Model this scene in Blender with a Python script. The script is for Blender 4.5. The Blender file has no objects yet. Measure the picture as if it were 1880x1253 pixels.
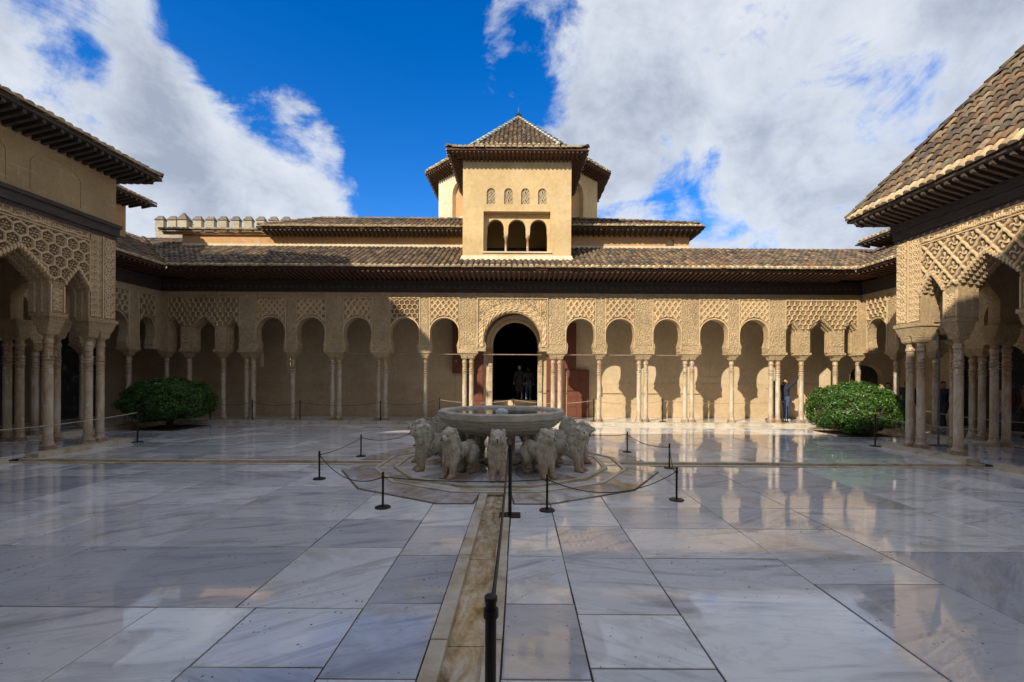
import bpy, bmesh, math, random
import numpy as np
from mathutils import Vector, Matrix, noise
from mathutils.geometry import tessellate_polygon
random.seed(7); np.random.seed(7)
R = math.radians
scene = bpy.context.scene
col = scene.collection

# ------------------------------------------------------------------ camera
cam_d = bpy.data.cameras.new('camera'); cam = bpy.data.objects.new('camera', cam_d); col.objects.link(cam)
cam.location = (0.38, -10.2, 1.97)
cam.rotation_euler = (Matrix.Rotation(R(90), 3, 'X') @ Matrix.Rotation(R(0.33), 3, 'Z')).to_euler()
cam_d.sensor_width = 36; cam_d.lens = 16.0
cam_d.shift_x = -0.0069; cam_d.shift_y = 0.0338
cam_d.clip_start = 0.05; cam_d.clip_end = 3000
scene.camera = cam
scene.render.engine = 'CYCLES'
scene.view_settings.view_transform = 'Standard'; scene.view_settings.look = 'None'
scene.view_settings.exposure = 1.52; scene.view_settings.gamma = 1.0
scene.view_settings.use_curve_mapping = False

# ------------------------------------------------------------------ node helpers
class NT:
    def __init__(s, nt): s.t = nt
    def n(s, ty, **k):
        nd = s.t.nodes.new(ty)
        for a, b in k.items(): setattr(nd, a, b)
        return nd
    def inp(s, sock, v):
        if hasattr(v, 'is_output') or isinstance(v, bpy.types.NodeSocket): s.t.links.new(v, sock)
        elif v is not None: sock.default_value = v
    def math(s, op, a, b=None, c=None, clamp=False):
        nd = s.n('ShaderNodeMath', operation=op, use_clamp=clamp)
        s.inp(nd.inputs[0], a)
        if b is not None: s.inp(nd.inputs[1], b)
        if c is not None: s.inp(nd.inputs[2], c)
        return nd.outputs[0]
    def vmath(s, op, a, b=None):
        nd = s.n('ShaderNodeVectorMath', operation=op)
        s.inp(nd.inputs[0], a)
        if b is not None: s.inp(nd.inputs[1], b)
        return nd.outputs['Value' if op in ('DOT_PRODUCT', 'LENGTH') else 'Vector']
    def mix(s, f, a, b, blend='MIX'):
        nd = s.n('ShaderNodeMix', data_type='RGBA', blend_type=blend)
        s.inp(nd.inputs[0], f); s.inp(nd.inputs[6], a); s.inp(nd.inputs[7], b)
        return nd.outputs[2]
    def noise(s, vec, scale, detail=4, rough=.55, dist=0):
        nd = s.n('ShaderNodeTexNoise')
        s.inp(nd.inputs['Vector'], vec)
        nd.inputs['Scale'].default_value = scale; nd.inputs['Detail'].default_value = detail
        nd.inputs['Roughness'].default_value = rough; nd.inputs['Distortion'].default_value = dist
        return nd.outputs['Fac']
    def voro(s, vec, scale, feature='F1', out='Distance'):
        nd = s.n('ShaderNodeTexVoronoi', feature=feature)
        s.inp(nd.inputs['Vector'], vec); nd.inputs['Scale'].default_value = scale
        return nd.outputs[out]
    def rng(s, v, a, b, c=0., d=1., smooth=False):
        nd = s.n('ShaderNodeMapRange', interpolation_type='SMOOTHSTEP' if smooth else 'LINEAR')
        s.inp(nd.inputs[0], v)
        for i, q in enumerate((a, b, c, d)): nd.inputs[i+1].default_value = q
        return nd.outputs[0]
    def ramp(s, f, stops):
        nd = s.n('ShaderNodeValToRGB'); e = nd.color_ramp.elements
        while len(e) < len(stops): e.new(.5)
        for i, (p, c) in enumerate(stops): e[i].position = p; e[i].color = (*c, 1)
        s.inp(nd.inputs[0], f); return nd.outputs[0]
    def pos(s): return s.n('ShaderNodeNewGeometry').outputs['Position']
    def scaled(s, v, sc):
        return s.vmath('MULTIPLY', v, sc)
    def rand(s):
        a = s.n('ShaderNodeObjectInfo').outputs['Random']; b = s.n('ShaderNodeNewGeometry').outputs['Random Per Island']
        return s.math('FRACT', s.math('ADD', a, b))
    def orand(s): return s.n('ShaderNodeObjectInfo').outputs['Random']
    def bump(s, h, strength, dist):
        nd = s.n('ShaderNodeBump'); s.inp(nd.inputs['Height'], h)
        nd.inputs['Strength'].default_value = strength; nd.inputs['Distance'].default_value = dist
        return nd.outputs[0]

def c4(c): return (c[0], c[1], c[2], 1)
def mat(name):
    m = bpy.data.materials.new(name); m.use_nodes = True
    t = NT(m.node_tree); b = m.node_tree.nodes['Principled BSDF']
    return m, t, b

# ------------------------------------------------------------------ world
SUN = Vector((-0.83, -1.0, 0.82)).normalized()       # towards the sun
sun_elev = math.asin(SUN.z); sun_az = math.atan2(SUN.x, SUN.y)
world = bpy.data.worlds.new('World'); scene.world = world; world.use_nodes = True
w = NT(world.node_tree); bg = world.node_tree.nodes['Background']
sky = w.n('ShaderNodeTexSky', sky_type='NISHITA', sun_disc=False, sun_elevation=sun_elev, sun_rotation=sun_az,
          air_density=1.0, dust_density=0.3, ozone_density=3.0, altitude=700)
hs = w.n('ShaderNodeHueSaturation'); hs.inputs['Hue'].default_value = .512; hs.inputs['Saturation'].default_value = 1.40; hs.inputs['Value'].default_value = SKYV = .88
w.t.links.new(sky.outputs[0], hs.inputs['Color'])
d = w.n('ShaderNodeTexCoord').outputs['Generated']
sep = w.n('ShaderNodeSeparateXYZ'); w.t.links.new(d, sep.inputs[0])
zc = w.math('ADD', w.math('MAXIMUM', sep.outputs[2], 0.0), 0.16)
cmb = w.n('ShaderNodeCombineXYZ')
w.t.links.new(w.math('DIVIDE', sep.outputs[0], zc), cmb.inputs[0]); w.t.links.new(w.math('DIVIDE', sep.outputs[1], zc), cmb.inputs[1])
cp = cmb.outputs[0]
warp = w.n('ShaderNodeTexNoise'); w.t.links.new(cp, warp.inputs['Vector']); warp.inputs['Scale'].default_value = 1.3; warp.inputs['Detail'].default_value = 3
cpw = w.vmath('ADD', cp, w.scaled(w.vmath('SUBTRACT', warp.outputs['Color'], (.5, .5, .5)), (.45, .45, 0)))
dens = w.noise(cpw, 1.25, 12, .58, .15)
fluff = w.noise(d, 7.5, 9, .62, .35)
wisp = w.noise(w.vmath('ADD', w.scaled(d, (1.0, .35, 1.6)), (3.1, .2, 0)), 5.5, 9, .66, .8)
dens = w.math('ADD', w.math('MULTIPLY', dens, .52), w.math('ADD', w.math('ADD', w.math('MULTIPLY', w.math('SUBTRACT', fluff, .5), .95), .37), w.math('MULTIPLY', w.math('SUBTRACT', wisp, .5), .85)))
def dirv(px, py): return Vector(((px-953)/835, 1, (690-py)/835)).normalized()
for px, py, rad, wt in [(600, 40, 12, -.28), (700, 240, 11, -.26), (790, 60, 12, -.32), (650, 140, 8, -.10), (800, 350, 9, -.24), (430, 40, 5, -.16), (450, 110, 4, -.08),
                        (1235, 350, 5, -.16), (1340, 405, 4, -.14), (340, 10, 3, -.06), (1020, 115, 4.5, -.20), (950, 200, 4, -.20), (900, 140, 4, .10), (960, 50, 5, .05), (70, 15, 4, -.15), (120, 70, 3.2, -.09), (150, 160, 3, -.17), (60, 90, 2.5, .06), (260, 60, 5, .08), (40, 110, 4, .04), (380, 190, 3, -.08), (470, 120, 2.5, .10),
                        (150, 200, 16, .06), (330, 270, 11, .06), (520, 170, 3.5, .22), (580, 230, 3.5, .22), (620, 270, 2.5, .10), (440, 200, 3, -.08), (560, 270, 6, .09), (480, 250, 2.5, -.07), (640, 340, 4, .09), (470, 350, 9, .12), (1450, 120, 24, .08), (1700, 330, 20, .08), (1150, 200, 8, .05),
                        (1100, 50, 7, .08), (300, 380, 9, .10), (620, 380, 4, .08)]:
    dp = w.vmath('DOT_PRODUCT', d, tuple(dirv(px, py)))
    dens = w.math('ADD', dens, w.math('MULTIPLY', w.rng(dp, math.cos(R(rad*1.45)), math.cos(R(rad*.1)), 0, 1, True), wt))
cover = w.rng(dens, .41, .70, 0, 1, True)
thick = w.noise(d, 5.0, 10, .62, .3)
thick = w.math('ADD', w.math('MULTIPLY', dens, .45), w.math('MULTIPLY', thick, .85))
ccol = w.ramp(thick, [(.40, (1.9, 2.2, 2.75)), (.60, (3.3, 3.48, 3.72)), (.76, (2.75, 2.97, 3.32)), (1.0, (1.6, 1.82, 2.25))])
skyc = w.mix(w.math('MULTIPLY', cover, .96), hs.outputs[0], ccol)
w.t.links.new(skyc, bg.inputs['Color']); bg.inputs['Strength'].default_value = 0.085

sd = bpy.data.lights.new('sun', 'SUN'); sd.energy = 2.05; sd.angle = R(0.55); sd.color = (1.0, .90, .74)
so = bpy.data.objects.new('sun', sd); col.objects.link(so)
so.rotation_euler = SUN.to_track_quat('Z', 'Y').to_euler(); so.location = (-20, -24, 20)

# ------------------------------------------------------------------ mesh builder
W = {}
class MB:
    def __init__(s): s.v = []; s.f = []
    def add(s, vs, fs):
        o = len(s.v); s.v += [tuple(p) for p in vs]; s.f += [tuple(i+o for i in f) for f in fs]; return s
    def box(s, x0, x1, y0, y1, z0, z1):
        return s.add([(x0,y0,z0),(x1,y0,z0),(x1,y1,z0),(x0,y1,z0),(x0,y0,z1),(x1,y0,z1),(x1,y1,z1),(x0,y1,z1)],
                     [(3,2,1,0),(4,5,6,7),(0,1,5,4),(1,2,6,5),(2,3,7,6),(3,0,4,7)])
    def mbox(s, mp, u0, u1, w0, w1, z0, z1):
        p = [(u0,w0,z0),(u1,w0,z0),(u1,w1,z0),(u0,w1,z0),(u0,w0,z1),(u1,w0,z1),(u1,w1,z1),(u0,w1,z1)]
        return s.add([mp(*q) for q in p], [(3,2,1,0),(4,5,6,7),(0,1,5,4),(1,2,6,5),(2,3,7,6),(3,0,4,7)])
    def frust(s, mp, a, b):
        # a,b = (u0,u1,w0,w1,z)
        p = [(a[0],a[2],a[4]),(a[1],a[2],a[4]),(a[1],a[3],a[4]),(a[0],a[3],a[4]),(b[0],b[2],b[4]),(b[1],b[2],b[4]),(b[1],b[3],b[4]),(b[0],b[3],b[4])]
        return s.add([mp(*q) for q in p], [(3,2,1,0),(4,5,6,7),(0,1,5,4),(1,2,6,5),(2,3,7,6),(3,0,4,7)])
    def prism(s, loops, mp, w0, w1, back=True):
        if not isinstance(loops[0][0], (tuple, list)): loops = [loops]
        flat = [p for l in loops for p in l]
        tri = tessellate_polygon([[Vector((p[0], p[1], 0)) for p in l] for l in loops])
        n = len(flat)
        vs = [mp(p[0], w0, p[1]) for p in flat] + [mp(p[0], w1, p[1]) for p in flat]
        fs = [tuple(t) for t in tri]
        if back: fs += [tuple(i+n for i in reversed(t)) for t in tri]
        o = 0
        for l in loops:
            k = len(l)
            for i in range(k): fs.append((o+i, o+(i+1) % k, n+o+(i+1) % k, n+o+i))
            o += k
        return s.add(vs, fs)
    def tube(s, path, r, n=6, cap=True):
        path = [Vector(p) for p in path]; m = len(path)
        rs = r if isinstance(r, (list, tuple)) else [r]*m
        vs = []; prev = None
        for i, p in enumerate(path):
            t = (path[min(i+1, m-1)] - path[max(i-1, 0)]).normalized()
            a = prev if prev is not None else (Vector((0,0,1)) if abs(t.z) < .9 else Vector((1,0,0)))
            e1 = (a - t*a.dot(t)).normalized(); prev = e1; e2 = t.cross(e1)
            for k in range(n):
                q = 2*math.pi*k/n; vs.append(p + (e1*math.cos(q) + e2*math.sin(q))*rs[i])
        fs = [(i*n+k, i*n+(k+1) % n, (i+1)*n+(k+1) % n, (i+1)*n+k) for i in range(m-1) for k in range(n)]
        if cap: fs += [tuple(reversed(range(n))), tuple(range((m-1)*n, m*n))]
        return s.add(vs, fs)
    def lathe(s, prof, n=14, c=(0,0,0), cap=True, a0=0):
        vs = []
        for r, z in prof:
            for k in range(n):
                q = a0+2*math.pi*k/n; vs.append((c[0]+r*math.cos(q), c[1]+r*math.sin(q), c[2]+z))
        m = len(prof)
        fs = [(i*n+k, i*n+(k+1) % n, (i+1)*n+(k+1) % n, (i+1)*n+k) for i in range(m-1) for k in range(n)]
        if cap: fs += [tuple(reversed(range(n))), tuple(range((m-1)*n, m*n))]
        return s.add(vs, fs)
    def cap(s, a, b, ra, rb, n=12, sc=None):
        # closed tapered capsule, outward normals
        a = Vector(a); b = Vector(b); t = b-a; L = t.length
        t = t/L if L > 1e-6 else Vector((0,0,1))
        e1 = Vector((1,0,0)) if abs(t.x) < .8 else Vector((0,1,0))
        e1 = (e1 - t*e1.dot(t)).normalized(); e2 = t.cross(e1)
        rings = []
        for k in range(1, 5): q = -math.pi/2 + k*math.pi/8; rings.append((a + t*math.sin(q)*ra, math.cos(q)*ra))
        for k in range(0, 4): q = k*math.pi/8; rings.append((b + t*math.sin(q)*rb, math.cos(q)*rb))
        vs = [a - t*ra]
        for c, r in rings:
            for k in range(n): q = 2*math.pi*k/n; vs.append(c + (e1*math.cos(q)+e2*math.sin(q))*r)
        vs.append(b + t*rb); m = len(rings)
        fs = [(0, 1+(k+1) % n, 1+k) for k in range(n)]
        fs += [(1+i*n+k, 1+i*n+(k+1) % n, 1+(i+1)*n+(k+1) % n, 1+(i+1)*n+k) for i in range(m-1) for k in range(n)]
        e = len(vs)-1; fs += [(1+(m-1)*n+k, 1+(m-1)*n+(k+1) % n, e) for k in range(n)]
        if sc: vs = [(Vector(v)-a)*1 for v in vs]; vs = [Vector((v.x*sc[0], v.y*sc[1], v.z*sc[2]))+a for v in vs]
        return s.add(vs, fs)
    def mesh(s, name, off=(0,0,0), smooth=False):
        me = bpy.data.meshes.new(name); ox, oy, oz = off
        me.from_pydata([(x-ox, y-oy, z-oz) for x, y, z in s.v], [], s.f); me.update()
        if smooth: me.shade_smooth()
        return me
    def build(s, name, m, parent=None, smooth=False, stuff=False):
        off = W[parent.name] if parent else Vector((0,0,0))
        me = s.mesh(name, off, smooth); me.materials.append(m)
        return link(name, me, parent, stuff=stuff)
def link(name, me, parent=None, loc=None, stuff=False):
    o = bpy.data.objects.new(name, me); col.objects.link(o)
    if parent: o.parent = parent; base = W[parent.name]
    else: base = Vector((0,0,0))
    if loc is not None: o.location = Vector(loc) - base; W[o.name] = Vector(loc)
    else: W[o.name] = base.copy()
    if stuff: o['kind'] = 'stuff'
    return o
def tag(o, label=None, cat=None, group=None, kind=None):
    if label: o['label'] = label
    if cat: o['category'] = cat
    if group: o['group'] = group
    if kind: o['kind'] = kind
    return o
def thing(name, label, cat, loc=(0,0,0), group=None, kind=None):
    o = bpy.data.objects.new(name, None); col.objects.link(o); o.empty_display_size = .2
    o.location = loc; W[o.name] = Vector(loc)
    return tag(o, label, cat, group, kind)
def copytree(o, loc, rotz=0, parent=None):
    c = o.copy(); col.objects.link(c); c.parent = parent
    W[c.name] = Vector(loc)
    c.location = Vector(loc) - (W[parent.name] if parent else Vector((0,0,0))); c.rotation_euler = (0,0,rotz)
    for ch in list(o.children):
        k = ch.copy(); col.objects.link(k); k.parent = c; W[k.name] = Vector(loc)
        for g in list(ch.children):
            h = g.copy(); col.objects.link(h); h.parent = k; W[h.name] = Vector(loc)
    return c
def blob(mb, voxel, smooth=2):
    me = mb.mesh('tmp'); o = bpy.data.objects.new('tmp', me); col.objects.link(o)
    m = o.modifiers.new('r', 'REMESH'); m.mode = 'VOXEL'; m.voxel_size = voxel
    if smooth: q = o.modifiers.new('s', 'SMOOTH'); q.iterations = smooth; q.factor = .5
    dg = bpy.context.evaluated_depsgraph_get(); dg.update()
    out = bpy.data.meshes.new_from_object(o.evaluated_get(dg)); out.shade_smooth()
    bpy.data.objects.remove(o); return out
# ------------------------------------------------------------------ materials
M = {}
def stucco(name, base, dark, carve=.0, scale=20, hollow_dark=.6):
    m, t, b = mat(name); p = t.pos()
    n1 = t.noise(p, .9, 5, .6); n2 = t.noise(p, 6, 5, .65)
    f = t.math('ADD', t.math('MULTIPLY', n1, .6), t.math('MULTIPLY', n2, .5))
    colr = t.ramp(f, [(.32, dark), (.52, base), (.72, tuple(min(1, c*1.22) for c in base))])
    pt = t.noise(p, 2.3, 7, .72, .4)
    if not carve: colr = t.mix(t.rng(pt, .55, .68, 0, .38), colr, c4(tuple(min(.75, c*.5+.33) for c in base))); colr = t.mix(t.rng(pt, .46, .30, 0, .35), colr, c4(tuple(c*.6 for c in base)))
    streak = t.noise(t.scaled(p, (5, 5, .5)), 1, 4, .6)
    colr = t.mix(t.rng(streak, .60, .80, 0, .45), colr, c4(tuple(c*.55 for c in base)))
    h = t.math('MULTIPLY', n2, .4)
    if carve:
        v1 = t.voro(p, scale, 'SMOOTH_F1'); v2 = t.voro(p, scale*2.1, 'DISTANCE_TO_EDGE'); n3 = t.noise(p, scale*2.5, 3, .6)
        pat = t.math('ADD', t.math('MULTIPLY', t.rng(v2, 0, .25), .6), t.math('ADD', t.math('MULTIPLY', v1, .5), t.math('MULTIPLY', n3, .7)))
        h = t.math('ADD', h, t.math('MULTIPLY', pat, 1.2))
        # base colour darkened in the carved hollows
        colr = t.mix(t.rng(pat, .88, .45, 0, hollow_dark), colr, c4(tuple(c*.45 for c in base)))
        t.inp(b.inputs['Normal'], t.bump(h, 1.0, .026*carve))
    else:
        t.inp(b.inputs['Normal'], t.bump(h, .5, .02))
    t.inp(b.inputs['Base Color'], colr); b.inputs['Roughness'].default_value = .9
    b.inputs['Specular IOR Level'].default_value = .2
    M[name] = m
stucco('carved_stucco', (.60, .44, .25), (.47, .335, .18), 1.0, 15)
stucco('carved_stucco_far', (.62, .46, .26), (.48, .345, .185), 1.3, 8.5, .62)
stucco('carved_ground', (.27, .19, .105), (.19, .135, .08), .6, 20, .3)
stucco('plain_stucco', (.56, .41, .23), (.45, .315, .17))
stucco('gold_plaster', (.58, .42, .21), (.49, .335, .15))
stucco('pale_plaster', (.62, .53, .36), (.50, .40, .25))
stucco('orange_plaster', (.50, .30, .14), (.42, .25, .115))
stucco('gallery_plaster', (.54, .42, .265), (.47, .355, .215))
stucco('brown_dado', (.52, .385, .23), (.44, .315, .18))
stucco('rampart_stone', (.40, .35, .25), (.22, .19, .14))
stucco('rampart_cap', (.17, .14, .10), (.10, .085, .065))
stucco('dark_room', (.05, .045, .04), (.03, .03, .03))  # near-black: shade of unlit interiors put into the colour

def brickplaster():
    m, t, b = mat('block_plaster'); p = t.pos()
    cmb = t.n('ShaderNodeCombineXYZ'); sp = t.n('ShaderNodeSeparateXYZ'); t.t.links.new(p, sp.inputs[0])
    t.t.links.new(sp.outputs[1], cmb.inputs[0]); t.t.links.new(sp.outputs[2], cmb.inputs[1])
    br = t.n('ShaderNodeTexBrick'); t.t.links.new(cmb.outputs[0], br.inputs['Vector'])
    br.inputs['Scale'].default_value = 1; br.inputs['Brick Width'].default_value = .62; br.inputs['Row Height'].default_value = .33; br.inputs['Mortar Size'].default_value = .012
    n1 = t.noise(p, 1.2, 5, .6); n2 = t.noise(p, 14, 5, .7)
    f = t.math('ADD', t.math('MULTIPLY', n1, .6), t.math('MULTIPLY', n2, .45))
    c = t.ramp(f, [(.35, (.27, .185, .085)), (.55, (.37, .26, .125)), (.75, (.44, .325, .17))])
    ln = t.math('MULTIPLY', br.outputs['Fac'], t.rng(t.noise(p, 1.7, 2), .5, .62))
    c = t.mix(t.math('MULTIPLY', ln, .45), c, (.55, .47, .32, 1))
    t.inp(b.inputs['Base Color'], c); b.inputs['Roughness'].default_value = .92
    t.inp(b.inputs['Normal'], t.bump(t.math('SUBTRACT', n2, t.math('MULTIPLY', br.outputs['Fac'], .4)), .6, .015)); M['block_plaster'] = m
brickplaster()

def wood(name, a, bcol, sc=(1, 1, 1)):
    m, t, b = mat(name); p = t.pos()
    n = t.noise(t.scaled(p, sc), 7, 5, .65, .6)
    t.inp(b.inputs['Base Color'], t.ramp(n, [(.3, a), (.7, bcol)])); b.inputs['Roughness'].default_value = .75
    t.inp(b.inputs['Normal'], t.bump(n, .5, .015)); M[name] = m
wood('dark_wood', (.022, .016, .012), (.075, .052, .035), (.6, .6, 4))
wood('rafter_wood', (.055, .026, .014), (.125, .056, .028), (3, 3, 3))
wood('old_wood', (.05, .035, .024), (.12, .085, .055), (3, 3, 3))
wood('red_wood', (.10, .030, .014), (.19, .062, .028), (6, 6, .5))

def clay():
    m, t, b = mat('roof_clay'); p = t.pos(); r = t.rand()
    c = t.ramp(r, [(0, (.05, .036, .026)), (.16, (.12, .075, .045)), (.32, (.27, .15, .075)), (.46, (.10, .085, .062)), (.6, (.22, .16, .095)), (.74, (.075, .06, .045)), (.86, (.34, .235, .13)), (1, (.17, .145, .10))])
    n = t.noise(p, 7, 6, .7); n2 = t.noise(p, 1.1, 4, .6)
    c = t.mix(t.rng(n, .48, .70, 0, .75), c, (.062, .052, .04, 1))
    c = t.mix(t.rng(t.noise(p, 16, 4, .7), .60, .75, 0, .65), c, (.36, .30, .20, 1))
    c = t.mix(t.rng(n2, .50, .75, 0, .45), c, (.14, .105, .062, 1))
    t.inp(b.inputs['Base Color'], c); b.inputs['Roughness'].default_value = .88
    t.inp(b.inputs['Normal'], t.bump(n, .6, .02)); M['roof_clay'] = m
    m, t, b = mat('eave_clay'); p = t.pos(); r = t.rand()
    c = t.ramp(r, [(0, (.36, .25, .13)), (.35, (.52, .39, .22)), (.7, (.60, .47, .28)), (1, (.42, .28, .15))])
    c = t.mix(t.rng(t.noise(p, 8, 5, .7), .50, .72, 0, .7), c, (.13, .10, .07, 1))
    t.inp(b.inputs['Base Color'], c); b.inputs['Roughness'].default_value = .88
    t.inp(b.inputs['Normal'], t.bump(t.noise(p, 20, 4), .5, .015)); M['eave_clay'] = m
    m, t, b = mat('roof_bed'); p = t.pos()
    t.inp(b.inputs['Base Color'], t.ramp(t.noise(p, 5, 5, .7), [(.3, (.035, .026, .019)), (.7, (.10, .072, .048))])); b.inputs['Roughness'].default_value = .95; M['roof_bed'] = m
clay()

def slab(name, stain):
    m, t, b = mat(name); r = t.orand(); p = t.pos()
    off = t.n('ShaderNodeCombineXYZ'); t.t.links.new(t.math('MULTIPLY', r, 37.), off.inputs[0]); t.t.links.new(t.math('MULTIPLY', r, 91.), off.inputs[1])
    vr = t.n('ShaderNodeVectorRotate', rotation_type='Z_AXIS'); t.t.links.new(p, vr.inputs['Vector'])
    t.t.links.new(t.math('MULTIPLY', t.math('SUBTRACT', t.math('FRACT', t.math('MULTIPLY', r, 7.3)), .5), 1.5), vr.inputs['Angle'])
    q = t.vmath('ADD', vr.outputs[0], off.outputs[0])
    vein = t.noise(t.scaled(q, (.55, 3.2, 1)), 1.15, 8, .62, 1.1)
    fine = t.noise(t.scaled(q, (1, 7, 1)), 2.6, 6, .6, .7)
    cloud = t.noise(q, .9, 6, .62, .5)
    tone = t.math('FRACT', t.math('MULTIPLY', r, 13.7))
    base = t.ramp(tone, [(0, (.47, .485, .52)), (.25, (.64, .648, .665)), (.65, (.77, .772, .77)), (1, (.83, .822, .80))])
    c = t.mix(t.rng(vein, .52, .70, 0, .68), base, (.26, .265, .285, 1))
    c = t.mix(t.rng(fine, .55, .75, 0, .34), c, (.30, .285, .26, 1))
    c = t.mix(t.rng(cloud, .54, .72, 0, .62), c, (.33, .285, .20, 1))
    ln = t.math('ABSOLUTE', t.math('SUBTRACT', t.noise(t.scaled(q, (.7, 1.6, 1)), .95, 4, .55, 1.6), .5))
    c = t.mix(t.rng(ln, 0, .03, .16, 0), c, (.24, .21, .17, 1))
    if stain:
        s = t.noise(p, 1.7, 7, .66, .6)
        c = t.mix(t.rng(s, .41, .64, .08, .85), c, (.31, .205, .095, 1))
        c = t.mix(t.rng(t.noise(t.scaled(p, (2, 1, 1)), 1.8, 6, .7), .58, .72, 0, .7), c, (.16, .095, .042, 1))
    sk = t.voro(q, 17, 'F1'); skm = t.rng(t.noise(p, .55, 3), .42, .52)
    sz = t.noise(q, 9, 2); spk = t.math('MULTIPLY', t.math('LESS_THAN', sk, t.rng(sz, .42, .72, 0, .24)), skm)
    c = t.mix(t.math('MULTIPLY', spk, .9), c, (.07, .065, .06, 1))
    t.inp(b.inputs['Base Color'], c)
    edge = t.noise(p, 14, 5, .8)
    wet = t.math('ADD', t.noise(p, .42, 3, .5, .4), t.math('MULTIPLY', t.math('SUBTRACT', edge, .5), .09))
    wetm = t.rng(wet, .43, .455)
    rough = t.rng(wetm, 0, 1, .17, .045)
    rough = t.math('ADD', rough, t.math('MULTIPLY', t.rng(cloud, .5, .8), .08))
    t.inp(b.inputs['Roughness'], rough)
    t.inp(b.inputs['Coat Weight'], t.math('MULTIPLY', wetm, .45)); b.inputs['Coat Roughness'].default_value = .03; b.inputs['Coat IOR'].default_value = 1.33
    wv = t.noise(p, 2.2, 3, .5)
    h = t.math('ADD', t.math('MULTIPLY', wv, .5), t.math('MULTIPLY', t.math('MULTIPLY', fine, t.math('SUBTRACT', 1., wetm)), .12))
    t.inp(b.inputs['Normal'], t.bump(h, .22, .012)); M[name] = m
slab('marble_paving', False); slab('stained_marble', True)

def kerb():
    m, t, b = mat('kerb_marble'); p = t.pos()
    n = t.noise(p, 2.6, 6, .65); n2 = t.noise(t.scaled(p, (1, 1, 5)), 3, 5, .6)
    c = t.ramp(n, [(.3, (.36, .26, .14)), (.5, (.53, .46, .34)), (.7, (.62, .585, .50))])
    c = t.mix(t.rng(n2, .56, .72, 0, .8), c, (.19, .115, .055, 1))
    t.inp(b.inputs['Base Color'], c); b.inputs['Roughness'].default_value = .42
    t.inp(b.inputs['Normal'], t.bump(t.noise(p, 12, 5, .7), .5, .012)); M['kerb_marble'] = m
    m, t, b = mat('joint_mortar'); b.inputs['Base Color'].default_value = (.055, .040, .026, 1); b.inputs['Roughness'].default_value = .9; M['joint_mortar'] = m
    m, t, b = mat('brown_joint'); b.inputs['Base Color'].default_value = (.15, .09, .042, 1); b.inputs['Roughness'].default_value = .8; M['brown_joint'] = m
    m, t, b = mat('channel_stone'); p = t.pos()
    n = t.noise(t.scaled(p, (3, 1, 1)), 1.9, 8, .7, .8); n2 = t.noise(p, 7, 5, .7)
    c = t.ramp(t.math('ADD', t.math('MULTIPLY', n, .8), t.math('MULTIPLY', n2, .25)), [(.34, (.10, .058, .024)), (.43, (.27, .175, .075)), (.53, (.45, .35, .21)), (.66, (.66, .62, .55))])
    t.inp(b.inputs['Base Color'], c); b.inputs['Roughness'].default_value = .16
    t.inp(b.inputs['Normal'], t.bump(n2, .3, .01)); M['channel_stone'] = m
kerb()

def columns():
    m, t, b = mat('column_marble'); p = t.pos(); sp = t.n('ShaderNodeSeparateXYZ'); t.t.links.new(p, sp.inputs[0]); z = sp.outputs[2]
    r = t.orand(); off = t.n('ShaderNodeCombineXYZ'); t.t.links.new(t.math('MULTIPLY', r, 53.), off.inputs[2]); q = t.vmath('ADD', p, off.outputs[0])
    n = t.noise(t.scaled(q, (2, 2, .9)), 2.2, 6, .65, .5)
    c = t.ramp(n, [(.3, (.36, .265, .155)), (.5, (.50, .405, .275)), (.68, (.61, .54, .43))])
    och = t.math('MULTIPLY', t.rng(z, 1.2, 2.7), t.rng(t.noise(q, 1.6, 4, .6), .38, .62, .15, .95))
    c = t.mix(och, c, (.36, .215, .085, 1))
    wh = t.rng(t.noise(t.scaled(q, (3, 3, .8)), 3.1, 6, .75), .56, .63, 0, .85)
    c = t.mix(wh, c, (.68, .66, .60, 1))
    c = t.mix(t.math('MULTIPLY', t.rng(z, .55, .08), t.rng(t.noise(q, 5, 4), .35, .6, .2, .9)), c, (.17, .085, .045, 1))
    ring = t.math('MULTIPLY', t.rng(t.noise(t.scaled(q, (.3, .3, 1)), 17, 3, .6), .50, .62, 0, .75), t.rng(z, 1.75, 2.1))
    c = t.mix(ring, c, (.20, .12, .06, 1))
    c = t.mix(t.rng(t.noise(t.scaled(q, (1, 1, .25)), 6, 5, .7), .58, .74, 0, .65), c, (.13, .09, .06, 1))
    t.inp(b.inputs['Base Color'], c); b.inputs['Roughness'].default_value = .45
    t.inp(b.inputs['Normal'], t.bump(t.noise(q, 18, 5, .7), .4, .012)); M['column_marble'] = m
columns()

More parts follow.
